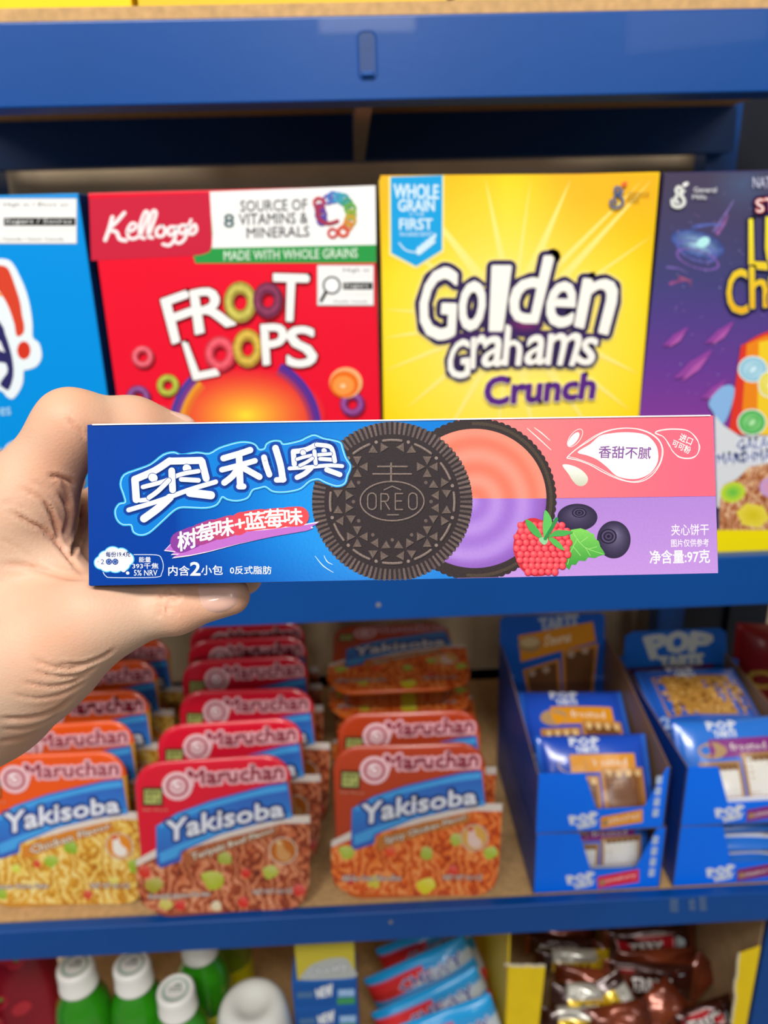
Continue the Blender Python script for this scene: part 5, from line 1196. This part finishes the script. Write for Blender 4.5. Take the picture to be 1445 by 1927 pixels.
# right stack
display(XB0, XB1, zc0, zc1-.0004, .80, 'white', 'lower blue display tray of the right stack with a purple label', '8a2f6e', 'cinnamon roll', notch=(.40, 1.0))
for k, (dz, dy) in enumerate(((.002, 0), (.020, .004), (.038, .010))):
    pack(T((XB0+XB1)/2+.003, .660+dy, zc0+.010+dz, -1, -82), 'white', 'white-frosting pack lying in the lower right tray, %s of three' % ('bottom', 'middle', 'top')[k], GT, w=.108, h=.095, t=.017, seed=7+k)
def headerB(r_, w, d, h):
    hh = .104; M_ = Matrix.Translation((.004, d-.006, .002)) @ Matrix.Rotation(R(-3), 4, 'X')
    prism('header_card', [(-w/2+.002, 0), (w/2+.02, 0), (w/2+.012, hh*.6), (w/2-.002, hh*.62), (w/2-.006, hh-.006), (w/2-.014, hh), (-w/2+.01, hh), (-w/2+.002, hh-.006)], -.0006, .0006, TB, r_, '155cb4', mlocal=M_)
    A = Art(lambda x, y: (x*w-w/2, hh-y*hh), step=3e-5, h0=2e-4); A.default = TB
    for j, (ch, q) in enumerate((('P', [(.20, .08), (.38, .04), (.42, .26), (.28, .34)]), ('O', [(.40, .03), (.60, .03), (.60, .26), (.42, .28)]), ('P', [(.64, .04), (.84, .08), (.76, .30), (.63, .26)]))): A.text(ch, 0, 0, 0, 0, 'b9bdb8', quad=q, outline=[(.045, 'b9bdb8')], res=2)
    A.text('TARTS', 0, 0, 0, 0, 'b9bdb8', quad=[(.34, .33), (.76, .31), (.74, .46), (.38, .48)], outline=[(.03, 'b9bdb8')], res=2)
    A.poly([(.06, .46), (.86, .44), (.90, .66), (.10, .72)], '742a72'); A.ellipse(.20, .57, .10, .09, 'b08a5c', n=18); A.stroke([(.14, .58), (.2, .53), (.25, .58), (.2, .61)], .012, '6a4a2c', sm=3, ns=6)
    A.text('Cinnamon Roll', .34, .54, .80, .60, 'd8b8d4', res=1)
    for q in ([(.16, .80), (.46, .74), (.50, .97), (.22, .98)], [(.46, .68), (.94, .66), (.92, .96), (.50, .98)]):
        A.poly(q, '8a6238'); cx = sum(p[0] for p in q)/4; cy = sum(p[1] for p in q)/4
        A.poly([(cx+(x-cx)*.93, cy+.012+(y-cy)*.88) for x, y in q], 'd9dad2')
    A.text('x 2', .92, .84, 1.0, .92, '8fb4ea', res=1); A.build('header_print', r_, M_ @ front_at(-.0007))
display(XB0, XB1, zc1, zc2, .80, 'white', 'upper tray of the right stack, with a purple-striped header card', '8a2f86', 'cinnamon', header=headerB, notch=(.30, 1.0), side_top=.073)
pack(T(.365, .634, zc1+.042, 1, -38), 'white', 'pack with white frosting and purple strip standing in the upper right tray', GT, w=.114, h=.090, t=.018, seed=11)
pack(T(.365, .718, zc1+.058, -1, -76), 'granola', 'pack with golden granola picture lying on top in the upper right tray', GT, w=.116, h=.105, t=.018, seed=12)
# dim bag at the far right of the same shelf
r_ = empty('snack_bag', T(.512, .80, ZS, -10, -6), 'dark red and gold snack bag in shade at the far right of the third shelf', 'bag')
BAGM = printmat('printed_bag', rough=.35, coat=.3, bs=.3, bscale=40)
ob, pf = pillow('bag', .125, .17, .05, lambda u, v: mix('8a1a1c', 'a08030', 1 if v < .35 and v > .15 else 0) if v > .15 else '8a5a3a', BAGM, r_, mlocal=Matrix.Translation((0, 0, .087)), wob=.2, seed=5)
A = Art(lambda x, y: ((x-.5)*.125, .17-y*.17), step=3e-5, h0=3e-4); A.default = BAGM; A.hf = lambda u, v: pf(u, v-.085)
A.text('Chips', .1, .3, .85, .48, 'c8a040', bold=.04, res=2); A.ellipse(.4, .6, .15, .08, 'c84030', n=16)
A.build('bag_print', r_, FRONT)
# ------------------------------------------------------------------ lowest visible shelf
ZL = ZT[3]+.0004
GRN = solid('green_soda', '38a818', rough=.08, noise=.1, nscale=15, coat=1.0, bs=.04, trans=.35)
CAPW = solid('white_cap', 'e8e6e0', rough=.35, noise=.02)
CAPG = printmat('cap_print', rough=.4)
prof = [(.030, 0), (.033, .004), (.0335, .012), (.0315, .02), (.0335, .03), (.0335, .085), (.0315, .09), (.0315, .14), (.0335, .146), (.0335, .165), (.0325, .18), (.0285, .195), (.0215, .208), (.0155, .217), (.0135, .222), (.0135, .226)]
def bottle(px_, py_, zt_, label, s_=1.0):
    c = atz(px_, py_, CZ+zt_); H = CZ+zt_-ZL
    k = H/.243
    r_ = empty('soda_bottle', T(c[0], c[1], ZL), label, 'bottle', 'green soda bottles')
    lathe('bottle', [(max(a*.93, .0188), b_*k) for a, b_ in prof], GRN, r_)
    lathe('label_sleeve', [(.0305, .092*k), (.0308, .094*k), (.0308, .137*k), (.0305, .139*k)], solid('yellow_label', 'e8dc10', rough=.4), r_)
    cp = lathe('cap', [(a*1.35, b_*k) for a, b_ in [(.0145, .213), (.0156, .214), (.0156, .2165), (.0150, .2175), (.0150, .237), (.0144, .2415), (.0130, .243), (.0118, .2428), (.0112, .2420), (.004, .2418)]], CAPW, r_, n=60)
    A = Art(lambda x, y: (x, y), step=3e-5, h0=2e-4); A.default = CAPG
    A.ring(0, 0, .0115, .0140, '8aa89a', n=28); A.text('SODA', -.007, .003, .007, -.003, '4a6a62', res=1, bold=.02); A.ellipse(.002, .0052, .005, .0014, '5a7a74', n=12)
    A.build('cap_print', cp, Matrix.Translation((0, 0, .2418*k)))
bottle(141, 1815, -.743, 'green soda bottle at the left, beside the strawberry-patterned bag')
bottle(247, 1812, -.743, 'green soda bottle second from the left, between two others')
bottle(330, 1860, -.752, 'green soda bottle standing closest to the front edge')
bottle(372, 1757, -.748, 'green soda bottle at the back, its cap tucked under the beam')
c = atz(420, 1765, CZ-.80)
r_ = empty('soda_can', T(c[0], c[1]+.03, ZL), 'green and yellow can behind the rearmost green bottle', 'can')
lathe('can', [(.022, 0), (.026, .004), (.026, .15), (.0235, .16), (.0225, .162)], solid('green_yellow_can', '8aa020', rough=.3, coat=.5), r_)
lathe('can_band', [(.0262, .06), (.0263, .062), (.0263, .118), (.0262, .12)], solid('yellow_label', 'e8dc10', rough=.4), r_)
# white squeeze bottle with a dimpled rounded lid
c = atz(474, 1885, CZ-.765)
WHT = solid('white_plastic', 'ddddd6', rough=.22, noise=.02, coat=.6, bs=.02)
r_ = empty('white_bottle', T(c[0], c[1], ZL), 'white plastic bottle with a rounded dimpled lid between the green bottles and blue boxes', 'bottle')
H = CZ-.765-ZL
lathe('bottle', [(.038, 0), (.042, .004), (.043, .05), (.043, .12), (.041, H-.066), (.039, H-.056)], WHT, r_)
lathe('lid', [(a*1.25, b_) for a, b_ in [(.0330, H-.060), (.0332, H-.052), (.0310, H-.020), (.0282, H-.008), (.0240, H-.0015), (.0195, H), (.0150, H-.0012), (.0110, H-.0042), (.0070, H-.0064), (.0020, H-.0070)]], WHT, r_, n=64)
# red strawberry bag, far left
BG2 = printmat('printed_bag_gloss', rough=.3, coat=.4, bs=.3, bscale=35)
c = at(28, 1870, .68)
r_ = empty('snack_bag', T(c[0]-.012, .68, ZL, 8, -4), 'deep red strawberry-patterned bag at the far left of the lowest shelf', 'bag')
def sb(u, v): return '8e1426'
ob, pf = pillow('bag', .12, .27, .04, sb, BG2, r_, mlocal=Matrix.Translation((0, 0, .136)), wob=.2)
A = Art(lambda x, y: ((x-.5)*.12, .27-y*.27), step=3e-5, h0=3e-4); A.default = BG2; A.hf = lambda u, v: pf(u, v-.135)
rn = random.Random(9)
for k in range(26):
    x, y = rn.uniform(.12, .88), rn.uniform(.08, .9); A.ellipse(x, y, .085, .035, 'c22a3a', n=16); A.ellipse(x+.02, y-.012, .03, .010, '7a8a3c', n=10)
A.text('Berry', .25, .1, .75, .17, 'e0c8cc', bold=.02, res=1)
A.build('bag_print', r_, FRONT)
# stack of flat blue boxes with a yellow one behind
gx0, gx1 = at(552, 1900, .625)[0]+.002, at(676, 1900, .625)[0]-.001
zt_ = atz(610, 1846, CZ-.7485)
top = CZ-.7485; hb = (top-ZL)/6; yfr = zt_[1]
for k in range(6):
    r_, Mw, fy = carton('candy_carton', gx0, gx1, yfr, yfr+.034, ZL+k*hb, ZL+(k+1)*hb-.0006, ['1a4f9c', '1f5fae', '1255a4', '154a94', '154a94', '154a94'], 'flat blue carton with a white wordmark, %s in the stack of six' % ('lowest', 'second from the bottom', 'third from the bottom', 'third from the top', 'second from the top', 'topmost')[k], 'box', 'flat blue cartons in one stack', bev=.0008)
    if k >= 2:
        w = gx1-gx0; A = Art(lambda x, y: (x*w-w/2, (1-y)*hb), step=3e-5, h0=2e-4)
        A.text('NEW', 0, 0, 0, 0, 'dfe4ea', quad=[(.36, .30), (.62, .10), (.62, .56), (.38, .62)], bold=.05, outline=[(.02, 'dfe4ea')], res=1)
        A.rect(.07, .36, .32, .58, '4a72a0'); A.rect(.70, .34, .96, .62, '8fb8e4'); A.rect(.68, .66, .96, .9, '3f9a5a'); A.text('97 g', .74, .4, .92, .56, 'd8e4f4', res=1)
        A.build('front_print', r_, front_at(fy))
# yellow carton standing behind the stack
q0 = at(572, 1800, yfr+.11)
r_, Mw, fy = carton('candy_carton', gx0+.006, gx1-.001, yfr+.002, yfr+.032, top+.0004, CZ-.698, 'c9b83a', 'pale yellow carton with grey lettering on top of the stack of blue cartons', 'box')
w = gx1-gx0-.007; H = CZ-.698-top
A = Art(lambda x, y: (x*w-w/2, H-y*H), step=3e-5, h0=2e-4)
A.poly([(.1, 1.0), (.14, .75), (.3, .55), (.6, .42), (.85, .44), (.95, .7), (.98, 1.0)], 'b4b8b4', sm=3)
A.text('Chewy', 0, 0, 0, 0, 'd8dad8', quad=[(.16, .72), (.84, .5), (.88, .85), (.2, .98)], outline=[(.03, '8a94a4'), (.006, 'd8dad8')], res=1)
A.build('front_print', r_, front_at(fy))
# candy pouches leaning in a row
def pouch(px_, py_, Y, rot, w, h, lab, seed, lean=16):
    c = at(px_, py_, Y); h = (c[2]-ZL-.5*w*math.sin(R(rot))-.012)/(math.cos(R(rot))*math.cos(R(lean)))
    Mw = T(c[0], Y, c[2], 0, -lean) @ Matrix.Rotation(R(-rot), 4, 'Y') 
    hh = h
    r_ = empty('candy_pouch', Mw, lab, 'pouch', 'red, white and blue candy pouches')
    def fn(u, v):
        if v > .91: return '1aa0e4'
        if v > .84: return 'e03034' if u < .55 else '3a9ad8'
        if v > .66: return mix('e0302c', 'f0605c', u) if u < .34+.3*(v-.66)/.18 else 'c2ccd4'
        if v > .50: return '1f9fe4'
        return 'c8d0d6' if v > .22 else 'e23a3c'
    ob, pf = pillow('pouch', w, h, .024, fn, BG2, r_, mlocal=Matrix.Translation((0, 0, -h/2)), wob=.25, seed=seed, crimp=.03)
    A = Art(lambda x, y: ((x-.5)*w, -y*h), step=3e-5, h0=3e-4); A.default = BG2; A.hf = lambda u, v: pf(u, v+h/2)
    A.text('CHEWY', 0, 0, 0, 0, '3a3a94', quad=[(.28, .18), (.90, .14), (.90, .30), (.28, .32)], bold=.05, outline=[(.02, 'd8dcea'), (.005, '3a3a94')], res=1)
    A.text('CANDIES', 0, 0, 0, 0, '3a3a94', quad=[(.08, .54), (.95, .50), (.95, .68), (.08, .72)], outline=[(.03, 'e4e6ee'), (.012, '3a3a94')], res=1)
    A.build('pouch_print', r_, FRONT); return r_
pouch(788, 1752, .775, 20, .125, .20, 'candy pouch at the back of the leaning row, highest of the four', 1)
pouch(778, 1800, .735, 22, .140, .17, 'second candy pouch, showing a red panel above a blue band', 2)
pouch(796, 1862, .690, 22, .140, .13, 'third candy pouch with a large dark blue word on it', 3)
pouch(836, 1898, .640, 17, .110, .12, 'front candy pouch, mostly bright blue, touching the yellow display box', 4)
# yellow torn display box full of chocolate bars
YEL = solid('yellow_card', 'f2cf08', rough=.5, noise=.04, nscale=60, bs=.12, bscale=120)
TAN = solid('tan_card', 'a88a64', rough=.8, noise=.1, nscale=90)
TORN = solid('torn_card_edge', 'd9cfb4', rough=.95, noise=.2, nscale=300, bs=.6)
x0, x1 = at(955, 1880, .63)[0], at(1432, 1830, .63)[0]-.006
r_ = empty('display_box', T((x0+x1)/2, .63, ZL), 'torn-open yellow display box filled with chocolate bars at the right', 'display box')
w = x1-x0; cx = (x0+x1)/2
def L_(px_, py_, Y): 
    q = at(px_, py_, Y); return (q[0]-cx, q[2]-ZL)
def jag(a, b, n=9, amp=.0018, seed=0):
    rn = random.Random(seed); return [(a[0]+(b[0]-a[0])*k/n+rn.uniform(-amp, amp), a[1]+(b[1]-a[1])*k/n+rn.uniform(-amp, amp)) for k in range(1, n)]
a, b = L_(949, 1818, .63), L_(1026, 1820, .63)
pl = [(-w/2, 0), (b[0]-.004, 0), L_(1014, 1927, .63), b]+jag(b, a, 9, .001, 1)+[(-w/2, a[1])]
prism('left_front_flap', pl, 0, .0015, YEL, r_)
te = [b]+jag(b, a, 9, .001, 1)+[a]
def strip(name, pts, wd, y0, y1):
    n = len(pts); up_ = [(p[0]+random.Random(i).uniform(-.0005, .0005), p[1]+wd) for i, p in enumerate(pts)]; prism(name, pts+up_[::-1], y0, y1, TORN, r_)
strip('torn_edge', te, .0022, -.0002, .0017)
a, b, c_ = L_(1378, 1927, .63), L_(1393, 1795, .63), L_(1445, 1775, .63)
pr_ = [(w/2, 0), (w/2, L_(1432, 1780, .63)[1]), L_(1430, 1782, .63), b]+jag(b, a, 10, .0014, 3)+[a, (a[0]-.004, 0)]
prism('right_front_flap', pr_, 0, .0015, YEL, r_)
es = [b]+jag(b, a, 10, .0014, 3)+[a]; prism('torn_edge', [(p[0]-.0022, p[1]) for p in es]+es[::-1], -.0002, .0017, TORN, r_)
sh = .275
for sx in (-1, 1):
    v, f = boxv(sx*w/2-.0008, sx*w/2+.0008, .002, .26, 0, sh); meshobj('side_panel', v, f, YEL if sx < 0 else TAN, None, r_)
v, f = boxv(-w/2, w/2, .26, .2615, 0, sh+.01); meshobj('back_panel', v, f, TAN, None, r_)
v, f = boxv(-w/2, w/2, 0, .26, 0, .0015); meshobj('box_floor', v, f, TAN, None, r_)
v, f = boxv(b[0]*0-w/2*.2, w/2*.6, 0, .0015, 0, .10); meshobj('low_front_panel', v, f, YEL, None, r_)
# chocolate bars
BAR = printmat('copper_brown_foil', rough=.24, coat=.6, metal=.35, bs=.5, bscale=60, spec=.6)
def bar(px_, py_, Y, rz, rx, ry, kind, lab, w_=.085, h_=.030, seed=0):
    c = at(px_, py_, Y); Mw = T(c[0], c[1], c[2], rz, rx, ry)
    r2 = empty('chocolate_bar', Mw, lab, 'chocolate bar', 'wrapped chocolate bars in the yellow box')
    def fn(u, v):
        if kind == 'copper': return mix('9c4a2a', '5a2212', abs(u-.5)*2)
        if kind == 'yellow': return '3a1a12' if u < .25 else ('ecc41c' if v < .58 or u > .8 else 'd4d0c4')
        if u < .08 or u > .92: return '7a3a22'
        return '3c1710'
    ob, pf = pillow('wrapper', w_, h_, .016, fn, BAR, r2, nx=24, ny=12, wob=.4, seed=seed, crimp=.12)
    A = Art(lambda x, y: ((x-.5)*w_, (.5-y)*h_), step=3e-5, h0=3e-4); A.default = PAPER; A.hf = pf
    if kind == 'red':
        A.poly([(.12, .16), (.76, .10), (.76, .80), (.16, .92)], 'd8a8a4'); A.poly([(.14, .22), (.74, .16), (.74, .74), (.18, .84)], 'b01c28'); A.rect(.78, .2, .95, .8, 'b8c4c8')
        A.text("TERRY'S", 0, 0, 0, 0, 'e4dcd8', quad=[(.20, .34), (.70, .28), (.70, .66), (.22, .72)], outline=[(.014, 'e4dcd8')], res=1); A.build('bar_print', r2, FRONT)
    elif kind == 'yellow':
        A.text('Gold', .36, .55, .72, .85, '3a2010', bold=.04, res=1); A.text('CHOCOLATE', .32, .18, .9, .36, '5a5a5c', res=1); A.build('bar_print', r2, FRONT)
    return r2
B_ = [(1222, 1776, .760, -4, -12, -5, 'red', 'chocolate bar with red name panel, topmost at the back', .120, .046),
      (1222, 1845, .700, -2, -14, 6, 'red', 'chocolate bar with red name panel in the middle of the heap', .120, .048),
      (1325, 1915, .655, 4, -30, -10, 'red', 'chocolate bar with red name panel at the front right', .085, .034),
      (1215, 1748, .775, -6, -10, -9, 'copper', 'copper-foil chocolate bar just under the beam', .100, .026),
      (1235, 1808, .735, 5, -28, 4, 'copper', 'copper-brown bar between the two red-panelled bars', .11, .030),
      (1288, 1866, .705, 6, -20, -40, 'copper', 'dark copper bar slanting up beside the right flap', .10, .042),
      (1240, 1895, .660, 0, -34, -36, 'copper', 'copper bar tilted at the front, below the middle red-panelled bar', .06, .040),
      (1120, 1846, .700, -8, -24, 4, 'copper', 'brown bar lying left of the middle red-panelled bar', .10, .030),
      (1055, 1760, .790, 4, -14, 3, 'copper', 'brown bar at the back left of the heap', .10, .030),
      (1075, 1808, .745, 3, -24, 6, 'yellow', 'brown and yellow bar in the second row at the left', .10, .030),
      (1100, 1880, .672, 5, -30, 8, 'yellow', 'silver and yellow bar near the torn left flap', .085, .036),
      (1165, 1885, .668, 0, -30, 64, 'yellow', 'yellow bar standing on end in the middle front', .065, .036),
      (1085, 1917, .655, 0, -34, 2, 'yellow', 'brown and yellow bar lowest at the front left', .085, .028),
      (1055, 1782, .770, -4, -20, 4, 'red', 'dull red-panelled bar in the shade at the back left', .095, .026),
      (1160, 1915, .650, 0, -34, -6, 'copper', 'copper bar at the front centre, cut by the picture edge', .08, .03),
      (1170, 1800, .765, 0, -20, 12, 'copper', 'brown bar behind the heap beside the topmost red-panelled bar', .08, .03)]
for i, q in enumerate(B_): bar(q[0], q[1], q[2], q[3], q[4], q[5], q[6], q[7], q[8], q[9], i)
